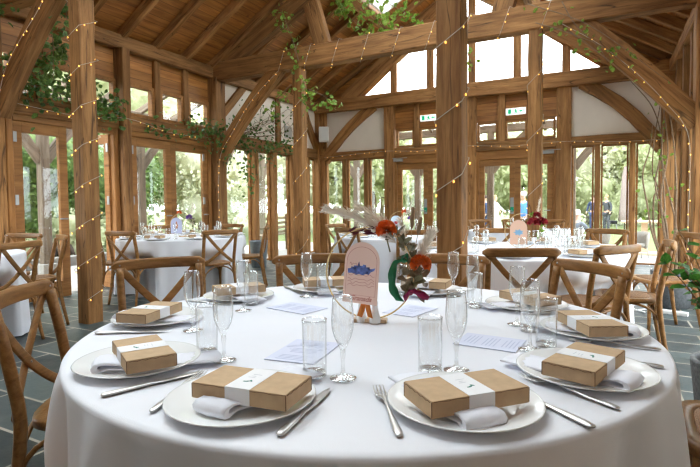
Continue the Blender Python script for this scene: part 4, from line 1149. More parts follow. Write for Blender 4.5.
# the cluster of glasses at the right of the table with the peach card
for k, (dx_, dy_) in enumerate(((.30, -.26), (.38, -.20), (.47, -.22), (.34, -.10), (.52, -.10), (.43, -.04))):
    FAR.setdefault(('f' if k % 2 else 't', 'the table with the peach card'), []).append(place(FLUTE if k % 2 else TUMB, [1], (T2[0] + dx_, T2[1] + dy_, ZT), 0, cat='glass'))
ORD = 'first second third fourth fifth sixth seventh eighth ninth tenth eleventh twelfth thirteenth fourteenth'.split()
NM = {'p': 'white dinner plate', 'n': 'white folded napkin', 'b': 'kraft gift box', 'f': 'champagne flute', 't': 'highball glass'}
for (k, tn), lst in FAR.items():
    lst.sort(key=lambda o: px(o.location))
    for i, o in enumerate(lst):
        o['label'] = '%s on %s, %s from the left' % (NM[k], tn, ORD[i]); o['group'] = NM[k] + 's on ' + tn
# small vase on the peach-card table
b = B(); b.lathe([(0, 0), (.035, 0), (.04, .01), (.035, .10), (.025, .14), (.028, .16), (.024, .158), (.02, .14), (0, .13)], 18)
tag(b.build('bud_vase', GLASS, None, tr(T2[0] + .24, T2[1] - .08, ZT)), 'clear glass bud vase right of the dark red flowers', 'vase')

# ------------------------------------------------------------------ fairy lights
BUL = {}
def fairy(label, pts, n, seed=0, sag=.012, group='strings of warm fairy lights'):
    """cable along pts with n bulbs"""
    P = [V(p) for p in pts]; r = empty('fairy_lights', P[0], label=label, cat='string lights', group=group); o = P[0]
    rn = random.Random(seed); b = B(); b.tube([p - o for p in P], .0028, 5); b.build('cable', WIRE, r)
    d = [0]
    for i in range(1, len(P)): d.append(d[-1] + (P[i] - P[i - 1]).length)
    for k in range(n):
        s = d[-1] * (k + .5 + rn.uniform(-.3, .3)) / n; i = max(j for j in range(len(d)) if d[j] <= s); i = min(i, len(P) - 2)
        p = P[i].lerp(P[i + 1], (s - d[i]) / max(1e-6, d[i + 1] - d[i])) - o + V((rn.uniform(-sag, sag), rn.uniform(-sag, 0), rn.uniform(-sag * 1.6, sag * .2)))
        if 'm' not in BUL:
            q = B(); q.blob((0, 0, -.006), (.0068, .0068, .0095), 1); BUL['m'] = q.build('bulb', BULB, r, tr(*p))
        else:
            c = BUL['m'].copy(); COL.objects.link(c); c.parent = r; c.matrix_basis = tr(*p)
def wrap(x, y, w, z0, z1, turns, ph=0, double=True):
    h = w / 2 + .008; sq = [(-h, -h), (h, -h), (h, h), (-h, h)]; pts = []
    n = int(turns * 4)
    for i in range(n + 1):
        q = sq[(i + ph) % 4]; pts.append((x + q[0], y + q[1], z0 + (z1 - z0) * i / n))
    return pts
fairy('fairy lights wound round the thick post left of the near table', wrap(-4.63, T1Y, .185, .25, 3.3, 8, 1), 58, 1)
fairy('fairy lights wound round the thick post behind the near table', wrap(-.90, T1Y, .165, .55, 3.3, 6, 2), 26, 2)
fairy('fairy lights wound round the slender left rear post', wrap(-4.42, T2Y, .165, .35, 3.3, 5, 0), 26, 3)
fairy('fairy lights wound round the slender right rear post', wrap(-.82, T2Y, .165, .7, 3.2, 3.5, 1), 16, 4)
fairy('fairy lights looped along the cracked rear tie beam', [(-4.75 + .125 * k, T2Y + (-.112, -.112, .112, .112)[k % 4], (3.35, 3.69, 3.69, 3.35)[k % 4]) for k in range(34)], 52, 5)
fairy('fairy lights down the curved brace at the right of the rear truss', cat_path([(-.5, T2Y - .11, 3.36), (-.1, T2Y - .11, 3.06), (.3, T2Y - .11, 2.66), (.6, T2Y - .11, 2.28), (.8, T2Y - .11, 1.95), (.83, T2Y - .13, 1.5), (.82, T2Y - .14, 1.0), (.83, T2Y - .13, .6)], 6), 20, 6)
fairy('fairy lights down the curved brace at the left of the rear truss', cat_path([(-4.75, T2Y - .10, 3.36), (-5.3, T2Y - .10, 2.95), (-5.75, T2Y - .10, 2.42), (-6.0, T2Y - .12, 2.05), (-6.05, T2Y - .13, 1.5), (-6.05, T2Y - .13, .9)], 6), 20, 7)
fairy('fairy lights along the rail over the left doors', cat_path([(XL + .085, 3.3, 2.40), (XL + .085, 4.2, 2.36), (XL + .19, 4.87, 2.42), (XL + .085, 5.7, 2.34), (XL + .085, 6.6, 2.36)], 6), 18, 8)
fairy('fairy lights along the rail of the rear wall', cat_path([(-6.0, YB - .12, 2.30), (-5.2, YB - .10, 2.34), (-4.4, YB - .13, 2.36), (-3.5, YB - .10, 2.32), (-2.55, YB - .13, 2.36), (-1.7, YB - .10, 2.31), (-.7, YB - .13, 2.33), (.2, YB - .10, 2.27), (.85, YB - .14, 2.26)], 6), 36, 9)
fairy('fairy lights hanging down the near brace in the upper left corner', cat_path([(-4.75, T1Y - .1, 3.62), (-5.15, T1Y - .09, 3.22), (-5.55, T1Y - .09, 2.92), (-5.85, T1Y - .09, 2.62), (-6.02, T1Y - .09, 2.2)], 6), 15, 10)

# ------------------------------------------------------------------ climbing plants
def ivy(name, label, stems, n, size, spread, m, seed, hang=.5, cat='climbing plant'):
    rn = random.Random(seed); o = V(stems[0][0]); r = empty(name, o, label=label, cat=cat)
    b = B(); paths = []
    for s in stems:
        p = [q - o for q in cat_path(s, 6)]; paths.append(p)
        b.tube(p, [(.015 if name == 'bare_vine' else .007) * (1 - .6 * i / len(p)) for i in range(len(p))], 5)
    b.build('stems', VINE, r)
    if n:
        b = B(); tot = sum(len(p) for p in paths)
        for k in range(n):
            p = paths[rn.choices(range(len(paths)), [len(q) for q in paths])[0]]; c = p[rn.randrange(len(p))]
            c = c + V((rn.gauss(0, spread), rn.gauss(0, spread * .6), rn.gauss(-spread * .3, spread)))
            d = V((rn.uniform(-1, 1), rn.uniform(-1, 1), rn.uniform(-1.2, .5) * (1 if hang else 1)))
            leaf_shape(b, c, d, (rn.uniform(-1, 1), rn.uniform(-1, 1), rn.uniform(0, 1)), size * rn.uniform(.7, 1.3), size * rn.uniform(.7, 1.1))
        tag(b.build('leaves', m, r), kind='stuff')
    return r
ivy('ivy_garland', 'thick ivy hanging over the high windows in the upper left corner',
    [[(-6.1, 3.25, 2.62), (-6.1, 3.7, 2.62), (-6.1, 4.2, 2.55), (-6.08, 4.75, 2.5)], [(-6.1, 3.3, 2.7), (-6.05, 3.6, 2.95), (-6.0, 3.9, 3.2)], [(-6.1, 3.5, 2.75), (-6.05, 4.1, 2.72), (-6.08, 4.6, 2.6)]], 620, .075, .11, IVY, 1)
ivy('ivy_garland', 'sparse ivy hanging beside the near brace, top left',
    [[(-5.0, 3.3, 3.75), (-5.35, 3.35, 3.35), (-5.5, 3.45, 2.95), (-5.6, 3.5, 2.6)], [(-4.9, 3.28, 3.70), (-5.0, 3.3, 3.3), (-5.02, 3.3, 3.05)], [(-5.6, 3.1, 3.7), (-5.8, 3.1, 3.45), (-5.9, 3.1, 3.3)]], 200, .06, .09, IVY, 2)
ivy('ivy_garland', 'ivy tumbling over the rail above the left double doors',
    [[(-6.12, 5.2, 2.42), (-6.1, 5.6, 2.38), (-6.1, 6.1, 2.42), (-6.05, 6.5, 2.4), (-6.0, 6.75, 2.5)], [(-6.05, 6.4, 2.62), (-6.0, 6.65, 2.45), (-5.95, 6.8, 2.2), (-5.92, 6.85, 1.95)], [(-6.05, 6.0, 2.6), (-6.05, 6.3, 2.5), (-6.02, 6.5, 2.2)]], 260, .065, .085, IVY, 3)
vs = []
rn = random.Random(31)
for k in range(13):
    y = 7.05 + k * .12; vs.append([(-6.14, 7.0 + .03 * k, 2.45), (-6.14, y + .15, 2.7 + rn.uniform(-.1, .2)), (-6.13, y + .5 + rn.uniform(-.3, .3), 2.75 + rn.uniform(-.2, .5)), (-6.12, y + .7 + rn.uniform(-.3, .5), 2.7 + rn.uniform(-.3, .6))])
ivy('ivy_garland', 'bare twigs and ivy spread over the cream panel of the left wall', vs, 230, .06, .07, IVY, 4)
ivy('ivy_garland', 'ivy hanging below the rail between left wall and slender post',
    [[(-6.05, 7.0, 2.42), (-6.02, 7.6, 2.36), (-6.02, 8.2, 2.4), (-6.02, 8.9, 2.44)], [(-6.0, 7.3, 2.35), (-5.98, 7.35, 1.9), (-5.98, 7.4, 1.5)], [(-6.0, 8.0, 2.35), (-5.98, 8.1, 2.1)]], 300, .065, .10, IVY, 5)
ivy('ivy_garland', 'young ivy on the slender left rear post below the tie beam',
    [[(-4.3, 6.70, 3.2), (-4.2, 6.68, 2.95), (-4.1, 6.70, 2.75)], [(-4.5, 6.68, 3.1), (-4.75, 6.66, 2.9), (-4.9, 6.66, 2.7)], [(-4.2, 6.7, 3.0), (-3.9, 6.7, 2.85), (-3.75, 6.7, 2.7)], [(-4.35, 6.68, 3.45), (-4.45, 6.66, 3.8), (-4.62, 6.66, 4.2), (-4.75, 6.7, 4.4)]], 170, .07, .075, IVYL, 6)
ivy('ivy_garland', 'bright young ivy hanging round the rooflight',
    [[(-3.3, 7.2, 4.5), (-3.45, 7.4, 4.32), (-3.3, 7.6, 4.1), (-3.1, 7.7, 4.0)], [(-3.7, 7.2, 4.5), (-3.9, 7.4, 4.4), (-3.7, 7.5, 4.15), (-3.45, 7.5, 3.95)], [(-3.3, 7.2, 4.45), (-3.0, 7.5, 4.3), (-2.85, 7.6, 4.2), (-2.7, 7.7, 4.0)], [(-3.6, 7.0, 4.6), (-3.8, 7.2, 4.55), (-4.0, 7.3, 4.5)]], 300, .085, .10, IVYL, 7)
ivy('ivy_garland', 'thin ivy sprigs on the right end of the rear tie beam',
    [[(-.8, 6.6, 3.4), (-.4, 6.6, 3.2), (0, 6.6, 2.95), (.3, 6.6, 2.6)], [(-.5, 6.6, 3.6), (-.35, 6.6, 3.3), (-.1, 6.6, 3.0), (0, 6.6, 2.8)], [(-1.65, 6.65, 3.55), (-1.66, 6.64, 3.2), (-1.6, 6.64, 3.0)], [(-.9, 6.6, 3.65), (-.2, 6.55, 3.25), (.6, 6.55, 2.5)]], 80, .055, .07, IVYL, 8)
ivy('bare_vine', 'bare woody vine climbing from the dark pot up the right rear corner',
    [[(.62, 6.5, .4), (.66, 7.2, .9), (.60, 8.0, 1.4), (.72, 8.6, 2.0), (.62, 8.9, 2.6), (.3, 9.0, 3.1)],
     [(.60, 6.5, .4), (.50, 7.0, .8), (.48, 7.6, 1.15), (.45, 8.0, 1.55), (.56, 8.4, 1.95), (.60, 8.6, 2.3)],
     [(.66, 6.5, .4), (.75, 7.1, 1.0), (.80, 7.6, 1.5), (.78, 7.9, 2.1), (.66, 7.6, 2.7)],
     [(.63, 6.5, .4), (.55, 7.3, .75), (.57, 7.8, 1.2), (.64, 8.1, 1.35), (.58, 8.2, 1.6), (.62, 8.5, 2.1), (.70, 8.7, 2.6)],
     [(.70, 6.5, .4), (.78, 7.4, .9), (.70, 8.2, 1.7), (.75, 8.8, 2.3)], [(.6, 6.5, .4), (.68, 7.6, 1.1), (.72, 8.6, 1.9), (.80, 9.2, 2.6)], [(.64, 6.5, .4), (.62, 7.4, 1.2), (.74, 8.0, 1.9), (.68, 8.6, 2.9)]], 60, .06, .07, IVYL, 9)

# ------------------------------------------------------------------ pots and small things
def pot(x, y, r, h, m, label, soil=True):
    t = empty('plant_pot', (x, y, 0), label=label, cat='pot')
    b = B(); b.lathe([(0, .0), (r * .78, 0), (r * .82, .01), (r * .97, h * .8), (r, h - .012), (r * 1.0, h), (r * .88, h), (r * .86, h - .03), (r * .84, h - .06), (0, h - .06)], 36); b.build('body', m, t)
    if soil:
        b = B(); b.lathe([(0, h - .055), (r * .5, h - .05), (r * .86, h - .058), (r * .80, h - .075), (0, h - .075)], 24); b.build('soil', SOIL, t)
    return t
pot(.58, 3.05, .185, .36, STONE, 'speckled grey stone pot at the right edge holding the leafy plant')
pot(.66, 6.48, .21, .40, plain('dark_pot', (.10, .105, .11), .6, noise=.3, nscale=50), 'dark grey pot behind the chairs in the right aisle')
pot(-5.88, 7.55, .17, .50, GALV, 'galvanised metal tub by the left wall beyond the far left table')
pl = empty('leafy_plant', (.58, 3.05, .31), label='green leafy plant reaching in from the right edge', cat='plant')
rn = random.Random(77); b = B(); b2 = B()
for k in range(20):
    a = rn.uniform(0, 2 * pi); ln = rn.uniform(.32, .75); e = rn.uniform(.16, .36)
    p1 = V((cos(a) * e * .3, sin(a) * e * .3, ln * .6)); p2 = V((cos(a) * e, sin(a) * e, ln))
    pth = bez((cos(a) * .03, sin(a) * .03, 0), p1, p2, 8); b.tube(pth, [.005 - .0003 * i for i in range(9)], 5)
    for i in range(2, 9):
        for q in range(2):
            leaf_shape(b2, pth[i], (rn.uniform(-1, 1), rn.uniform(-1, 1), rn.uniform(-.6, .5)), (rn.uniform(-.4, .4), rn.uniform(-.4, .4), 1), rn.uniform(.055, .09), rn.uniform(.045, .07))
b.build('stems', VINE, pl); tag(b2.build('leaves', POTL, pl), kind='stuff')
# power strip and its cable on the slates
t = empty('power_strip', (.62, 6.02, 0), radians(-20), label='white power strip with looped cable on the slate near the dark pot', cat='power strip')
b = B(); b.box((-.14, -.028, 0), (.14, .028, .04), .008); b.build('body', WHITEP, t)
b = B(); b.tube(cat_path([(-.14, 0, .02), (-.22, .06, .012), (-.30, -.04, .008), (-.22, -.12, .008), (-.34, -.16, .05), (-.26, .02, .09), (-.2, .1, .03)], 6), .008, 6); b.build('cable', WHITEP, t)
# loudspeaker in the rear left corner
t = empty('loudspeaker', (-5.90, YB - .30, 2.82), radians(28), label='white loudspeaker on the rear left corner post', cat='speaker')
b = B(); b.box((-.115, -.10, -.17), (.115, .10, .17), .015); b.build('cabinet', WHITEP, t)
b = B(); b.box((-.10, -.106, -.155), (.10, -.098, .155), .004); b.build('grille', plain('speaker_grille', (.66, .65, .63), .8), t)
b = B(); b.tube([(0, .10, 0), (0, .20, 0)], .02, 8); b.build('bracket', STEELG, t)
# ------------------------------------------------------------------ outside
GZ = -.25
b = B(); b.box((-9.6, -6, -.16), (XL - .31, 13.4, -.02)); b.box((XL - .30, YB + .26, -.16), (5, 13.4, -.02)); b.box((XR + .31, -6, -.16), (5, YB + .25, -.02))
tag(b.build('patio_ground', PATIO), 'pale paved terrace round the hall', 'patio', kind='structure')
b = B(); b.box((-70, -30, GZ - .3), (60, 80, GZ)); tag(b.build('lawn_ground', LAWN), 'bright green lawn beyond the terrace', 'lawn', kind='structure')
b = B(); b.box((-10.0, -2, GZ), (-9.7, 9.5, .16), .01); tag(b.build('garden_kerb', plain('kerb_stone', (.20, .185, .165), .85, noise=.15, nscale=6)), 'low stone kerb of the planting bed beyond the left doors', 'kerb', kind='structure')
# veranda: weathered posts, braces, a plate and open rafters
def vpost(x, y, along, label, rustic=False, lean=1):
    t = empty('veranda_post', (x, y, 0), label=label, cat='post', group='weathered veranda posts')
    if rustic:
        q = B(); rr = random.Random(4); q.tube([(rr.uniform(-.03, .03), rr.uniform(-.03, .03), .3 * k) for k in range(11)], [.13 + rr.uniform(-.02, .02) for k in range(11)], 10); q.build('post', BARK, t)
    else:
        timber(t, 'post', (0, 0, -.02), (0, 0, 2.95), .15, .15, OAKW, side=(1, 0, 0))
        q = B(); q.box((-.13, -.13, -.02), (.13, .13, .22), .02); q.build('plinth', PATIO, t)
    for s in (-1, 1):
        d = (0, s) if along == 'y' else (s, 0)
        timber(t, 'brace', (d[0] * .04, d[1] * .04, 1.95), (d[0] * .85, d[1] * .85, 2.84), .08, .17, OAKW, side=(1, 0, 0) if along == 'y' else (0, 1, 0), bow=.06, bowdir=(d[0] * -.6, d[1] * -.6, .6))
    return t
for y, l in ((1.6, 'weathered veranda post outside, left of the picture'), (5.03, 'pale weathered veranda post outside the first left door'), (6.98, 'grey veranda post outside the left double doors'), (10.95, 'grey veranda post beyond the narrow left windows')):
    vpost(-8.4, y, 'y', l)
vpost(-7.75, 8.55, 'y', 'rough bark veranda post outside the narrow left windows', True)
for x, l in ((-6.2, 'veranda post behind the rear windows left of the doors'), (-4.4, 'pale forked veranda post behind the left rear door'), (-2.52, 'veranda post behind the rear door with the bride'), (-.69, 'veranda post with a curved brace behind the right rear windows')):
    vpost(x, 12.4, 'x', l)
pv = struct('trim_4', 'open oak frame of the veranda roof outside the windows', 'veranda frame')
timber(pv, 'plate', (-8.4, -3, 2.98), (-8.4, 12.4, 2.98), .16, .18, OAKW); timber(pv, 'plate', (-8.4, 12.4, 2.98), (4, 12.4, 2.98), .16, .18, OAKW)
y = -2.0
while y < 10: timber(pv, 'rafter', (-8.7, y, 2.98), (XL - .25, y, 3.75), .07, .13, OAKW, side=(0, 1, 0)); y += .9
x = -5.8
while x < 3: timber(pv, 'rafter', (x, 12.7, 2.95), (x, YB + .2, 3.6), .07, .13, OAKW, side=(1, 0, 0)); x += .9

LEAFM = {}
def foliage(key, n, leaf, m, rad, seed, core=.72):
    """leafy mass: bumpy shell of folded leaves round the origin (unit: metres)"""
    rn = random.Random(seed); b = B(); lobes = [(V((rn.uniform(-.5, .5) * rad[0], rn.uniform(-.5, .5) * rad[1], rn.uniform(-.5, .55) * rad[2])), rn.uniform(.42, .62)) for _ in range(9)]
    lobes.append((V((0, 0, 0)), .72))
    for k in range(n):
        c, s = rn.choice(lobes)
        d = V((rn.gauss(0, 1), rn.gauss(0, 1), rn.gauss(0, 1))).normalized(); q = rn.uniform(.72, 1.03)
        p = c + V((d.x * rad[0], d.y * rad[1], d.z * rad[2])) * s * q
        e = V((rn.uniform(-1, 1), rn.uniform(-1, 1), rn.uniform(-1, .4))) + d * .7; e.normalize()
        nn = V((rn.uniform(-1, 1), rn.uniform(-1, 1), rn.uniform(-.2, 1))); sd = e.cross(nn).normalized(); up_ = sd.cross(e)
        l = leaf * rn.uniform(.6, 1.4); w = l * .6
        b._add([p, p + e * l * .5 + sd * w * .5 + up_ * w * .12, p + e * l, p + e * l * .5 - sd * w * .5 + up_ * w * .12], [(0, 1, 2), (0, 2, 3)], False)
    for c, s in lobes:
        b.blob(c, tuple(q * s * core for q in rad), 2, None, 0, .12, rn)
    return b
def plant(name, label, cat, group, key, loc, sc, trunk=0, rz=0):
    t = empty(name, loc, rz, label=label, cat=cat, group=group)
    spec = {'hedge': (5200, .13, HEDGE, (1.5, 1.9, 2.0), 1, .78), 'tree': (4200, .34, TREEL, (3, 3, 3), 2, .55), 'pale': (3800, .30, TREEP, (3, 3, 3), 3, .45), 'shrub': (1500, .12, TREEL, (1, 1, .8), 4, .7)}[key]
    if key not in LEAFM:
        LEAFM[key] = foliage(key, *spec[:4], *spec[4:]).build('foliage', spec[2], t, recalc=False)
        o = LEAFM[key]
    else:
        o = LEAFM[key].copy(); COL.objects.link(o); o.parent = t
    o.matrix_basis = tr(0, 0, trunk + spec[3][2] * sc[2] * .8) @ M.Diagonal((*sc, 1)); tag(o, kind='stuff')
    if trunk:
        q = B(); q.tube([(0, 0, 0), (.05, .03, trunk * .5), (-.04, 0, trunk + .6), (.1, .1, trunk + 1.6)], [.2, .16, .13, .06], 8); q.build('trunk', BARK, t)
for i, (x, y, s) in enumerate(((-12.2, 2.2, 1.05), (-12.0, 4.9, 1.1), (-12.4, 7.4, 1.0), (-12.6, 9.6, .9))):
    plant('hedge_bush', 'dense dark green hedge beyond the left doors, bush %s from the left' % ORD[i], 'hedge', 'hedge beyond the left doors', 'hedge', (x, y, GZ), (s, 1.0, s * 1.05), 0, i * 1.3)
for i, (x, y, s) in enumerate(((-10.9, 3.6, .5), (-10.8, 5.6, .6), (-10.9, 7.2, .75), (-11.0, 8.6, .8))):
    plant('garden_shrub', 'light green low shrub before the left hedge, %s from the left' % ORD[i], 'shrub', 'shrubs before the left hedge', 'shrub', (x, y, GZ), (s, s, s * 1.3), 0, i)
TR = [(-17, 8, 'tree', 1.0), (-16.5, 13, 'pale', 1.0), (-17, 17.5, 'tree', 1.0), (-13.5, 14.5, 'pale', .7), (-15, 22, 'pale', 1.1), (-11, 24, 'tree', 1.05), (-8, 27, 'pale', 1.0), (-7.2, 22, 'tree', .75), (-4.5, 31, 'tree', 1.1), (-1.0, 36, 'pale', 1.15), (3, 36, 'tree', 1.1), (7, 33, 'pale', 1.1), (-23, 12, 'tree', 1.4), (-16.5, 3.5, 'pale', 1.35), (-16.8, 9.5, 'tree', 1.5), (-21, 24, 'pale', 1.4), (-14, 32, 'tree', 1.5), (9, 24, 'tree', 1.1)]
TR.sort(key=lambda t: px((t[0], t[1], 2)))
cnt = {}
for i, (x, y, k, s) in enumerate(TR):
    cnt[k] = cnt.get(k, 0) + 1
    plant('garden_tree', '%s tree outside, %s of its kind from the left' % ('pale feathery' if k == 'pale' else 'green leafy', ORD[cnt[k] - 1]), 'tree', 'trees beyond the terrace', k, (x, y, GZ), (s, s, s), 1.0 * s, i)
for i, (x, y, s) in enumerate(((-6.6, 33, 1.7), (-3.6, 33.5, 1.6), (-.8, 34, 1.7), (1.8, 34.5, 1.8), (4.4, 34, 1.7))):
    plant('lawn_shrub', 'rounded green shrub along the far edge of the lawn, %s from the left' % ORD[i], 'shrub', 'shrubs at the far edge of the lawn', 'shrub', (x, y, GZ), (s, s, s * 1.35), 0, i)
# root stump in the planting bed
t = B(); rn = random.Random(12)
for k in range(7):
    a = k * .9; t.tube([(0, 0, .5), (.25 * cos(a), .25 * sin(a), .35 + rn.uniform(0, .3)), (.5 * cos(a), .5 * sin(a), rn.uniform(0, .2))], [.12, .08, .04], 7)
tag(t.build('tree_stump', plain('dark_roots', (.06, .04, .03), .95), None, tr(-10.6, 6.55, GZ)), 'dark gnarled stump in the bed behind the nearest left post', 'stump')

# parasol, tables and seats on the terrace and lawn
t = empty('parasol', (.80, 27, GZ), label='closed pale parasol on the lawn behind the right rear windows', cat='parasol')
b = B(); b.tube([(0, 0, 0), (0, 0, 3.1)], .03, 8); b.build('mast', OAKW, t)
b = B(); n = 16; vs = []; pr = [(.04, 3.12), (.11, 2.7), (.15, 1.9), (.20, 1.0), (.25, .55), (.20, .50)]
for r, z in pr:
    for q in range(n): k = 1 + .16 * (-1) ** q; vs.append((r * k * cos(2 * pi * q / n), r * k * sin(2 * pi * q / n), z))
b._add(vs, [(i * n + q, i * n + (q + 1) % n, (i + 1) * n + (q + 1) % n, (i + 1) * n + q) for i in range(len(pr) - 1) for q in range(n)], True); b.build('canopy', plain('parasol_cloth', (.30, .235, .22), .9), t)
b = B(); b.lathe([(0, 0), (.35, 0), (.35, .08), (0, .1)], 16); b.build('base', STONE, t)
t = empty('terrace_table', (.78, 13.0, -.02), label='pale wooden table on the terrace by the right rear window', cat='table')
b = B(); b.box((-.45, -.35, .72), (.45, .35, .76), .005); b.build('top', PALE, t); b = B(); b.box((-.06, -.06, .05), (.06, .06, .72)); b.build('pedestal', PALE, t); b = B(); b.box((-.28, -.28, 0), (.28, .28, .05), .01); b.build('foot', PALE, t)
WICK = plain('white_wicker', (.27, .25, .22), .8, noise=.12, nscale=60)
def make_wicker():
    r = empty('wicker_chair'); b = B()
    out = []
    for i in range(13):
        a = pi * (-.08) + pi * 1.16 * i / 12; out.append((a,))
    vs = []; fs = []
    for z, k in ((.30, .26), (.45, .30), (.62, .32), (.80, .33)):
        for (a,) in out: vs.append((k * cos(a), -k * sin(a) * .95, z + (.0 if z < .5 else .10 * max(0, sin(a)) - .06)))
    for j in range(3):
        for i in range(12): fs.append((j * 13 + i, j * 13 + i + 1, (j + 1) * 13 + i + 1, (j + 1) * 13 + i))
    b._add(vs, fs, True); o = b.build('backrest', WICK, r); md = o.modifiers.new('thick', 'SOLIDIFY'); md.thickness = .03
    b = B(); b.lathe([(0, .36), (.24, .36), (.27, .40), (.25, .45), (0, .47)], 20); b.build('seat', WICK, r)
    for sx in (-1, 1):
        for sy in (-1, 1): b = B(); b.tube([(sx * .22, sy * .2, 0), (sx * .19, sy * .18, .37)], .014, 6); b.build('leg', GREYP, r)
    return r
WK, wu = make_wicker(), []
for x, y, a, l in ((.62, 12.2, 2.6, 'white wicker chair on the terrace at the right end of the rear windows'), (-.10, 13.3, .3, 'white wicker chair behind the right rear windows, right of the seated man'), (-.665, 14.0, -1.2, 'white wicker chair the man in the grey jacket sits on')):
    z = GZ if y > 13.5 else -.02
    q = place(WK, wu, (x, y, z), a, label=l, cat='chair', group='wicker chairs on the terrace'); q.scale = (1,) * 3 if 'man' in l and 'sits' in l else (.66,) * 3
t = empty('garden_bench', (-7.7, 10.35, -.02), radians(-75), label='dark slatted bench on the terrace outside the narrow left windows', cat='bench')
DK = wood('bench_wood', (.10, .06, .035), (.2, .12, .07), cracks=0, knots=False)
for z in (.50, .62, .74, .86): timber(t, 'back_slat', (-.7, .2, z), (.7, .2, z), .03, .07, DK)
for y in (-.2, -.08, .04, .16): timber(t, 'seat_slat', (-.7, y, .43), (.7, y, .43), .09, .03, DK)
for x in (-.65, .65):
    timber(t, 'leg', (x, .22, 0), (x, .22, .95), .06, .06, DK); timber(t, 'leg', (x, -.22, 0), (x, -.22, .62), .06, .06, DK); timber(t, 'arm', (x, -.26, .62), (x, .24, .62), .06, .04, DK)
t = empty('garden_stool', (.30, 27.5, GZ), label='small dark stool standing on the lawn right of the standing man', cat='stool')
b = B(); b.box((-.2, -.2, .36), (.2, .2, .52), .03); b.build('seat', plain('black_pad', (.02, .02, .025), .8), t)
for sx in (-1, 1):
    for sy in (-1, 1): b = B(); b.tube([(sx * .2, sy * .2, 0), (sx * .15, sy * .15, .38)], .02, 6); b.build('leg', GREYP, t)

# ------------------------------------------------------------------ people on the lawn
SKIN = plain('skin', (.58, .36, .27), .6)
def skinned(name, parent, pts, edges, rad, m, root=0):
    me = bpy.data.meshes.new(name); me.from_pydata([V(p) for p in pts], edges, []); o = bpy.data.objects.new(name, me); COL.objects.link(o); o.parent = parent
    md = o.modifiers.new('skin', 'SKIN'); md.use_smooth_shade = True
    for i, d in enumerate(me.skin_vertices[0].data):
        r = rad[i]; d.radius = r if isinstance(r, tuple) else (r, r); d.use_root = (i == root)
    o.modifiers.new('sub', 'SUBSURF').levels = 1; o.modifiers['sub'].render_levels = 1
    me.materials.append(m); return o
def person(loc, rz, label, top, trouser, hair, sit=False, arms=((.30, .02, .95), (-.30, .02, .95)), dress=None, group='wedding guests outside', legs_bare=False):
    """faces +Y locally"""
    t = empty('person', loc, rz, label=label, cat='person', group=group)
    hz = .38 if sit else .92
    def up(z): return z - .54 if sit else z
    kn = ((.11, .42, .50), (-.11, .42, .50)) if sit else ((.10, .02, .50), (-.10, .01, .50))
    ft = ((.11, .44, .08), (-.11, .44, .08)) if sit else ((.11, 0, .08), (-.11, 0, .08))
    toe = ((.12, .60, .04), (-.12, .60, .04)) if sit else ((.13, .16, .04), (-.13, .16, .04))
    P = [(0, 0, hz), (0, -.01, up(1.12)), (0, -.01, up(1.30)), (0, 0, up(1.42)), (0, .005, up(1.50)), (0, .015, up(1.57)), (0, .015, up(1.66)), (0, .01, up(1.74))]
    rd = [(.15, .12), (.14, .11), (.16, .115), (.09, .08), (.052, .052), (.075, .09), (.078, .098), (.045, .055)]
    E_ = [(i, i + 1) for i in range(7)]
    for k, s in enumerate((1, -1)):
        hx_, hy_, hz_ = arms[k]; sh = (s * .19, -.005, up(1.38)); el = (s * .25, -.04 + hy_ * .4, (up(1.38) + up(hz_)) / 2 + .02); hd = (hx_ * (1 if s * hx_ > 0 else 1), hy_ + .03, up(hz_)); fg = (hx_, hy_ + .08, up(hz_) - .10)
        b0 = len(P); P += [sh, el, hd, fg]; rd += [.062, .046, .036, (.022, .034)]; E_ += [(3, b0), (b0, b0 + 1), (b0 + 1, b0 + 2), (b0 + 2, b0 + 3)]
        b1 = len(P); P += [(s * .09, 0, hz - .06), kn[k], ft[k], toe[k]]; rd += [.088, .062, .045, .040]; E_ += [(0, b1), (b1, b1 + 1), (b1 + 1, b1 + 2), (b1 + 2, b1 + 3)]
    P.append((0, .118, up(1.63))); rd.append(.016); E_.append((6, len(P) - 1))
    skinned('body', t, P, E_, rd, SKIN)
    # clothes: slightly larger sleeves of cloth over the same joints
    g = .014
    a = lambda i, k=g: tuple(q + k for q in rd[i]) if isinstance(rd[i], tuple) else rd[i] + k
    s1, s2 = 8, 16
    skinned('jacket', t, [P[0], P[1], P[2], P[3], P[s1], P[s1 + 1], P[s1 + 2], P[s2], P[s2 + 1], P[s2 + 2]], [(0, 1), (1, 2), (2, 3), (3, 4), (4, 5), (5, 6), (3, 7), (7, 8), (8, 9)], [a(0, .02), a(1), a(2), (.085, .085), a(s1), a(s1 + 1), .046, a(s2), a(s2 + 1), .046], top)
    if dress:
        b = B(); n = 28; pr = [(.15, hz + .22), (.17, hz), (.26, .6), (.38, .25), (.48, .0)]
        b.lathe(pr, n); b.build('dress', dress, t)
    else:
        l1, l2 = 12, 20
        skinned('trousers', t, [P[0], P[l1], P[l1 + 1], P[l1 + 2], P[l2], P[l2 + 1], P[l2 + 2]], [(0, 1), (1, 2), (2, 3), (0, 4), (4, 5), (5, 6)], [a(0), a(l1), a(l1 + 1, .02), .062, a(l2), a(l2 + 1, .02), .062], trouser)
        for k in (0, 1):
            b = B(); q = V(ft[k]); e = V(toe[k]); b.tube([q + V((0, -.05, -.03)), q.lerp(e, .5) + V((0, 0, -.02)), e], [.045, .05, .035], 8); b.build('shoe', plain('shoe_black', (.015, .015, .015), .4), t)
    b = B(); hh = up(1.67)
    b.lathe([(.088, -.03), (.094, .03), (.085, .075), (.055, .105), (0, .115)], 16, tr(0, .0, hh)); hr = b.build('hair', hair, t)
    b = B()
    for s in (-1, 1): b.blob((s * .030, .100, up(1.655)), (.010, .006, .007), 1)
    b.build('eyes', plain('eye_dark', (.03, .02, .015), .3), t)
    return t
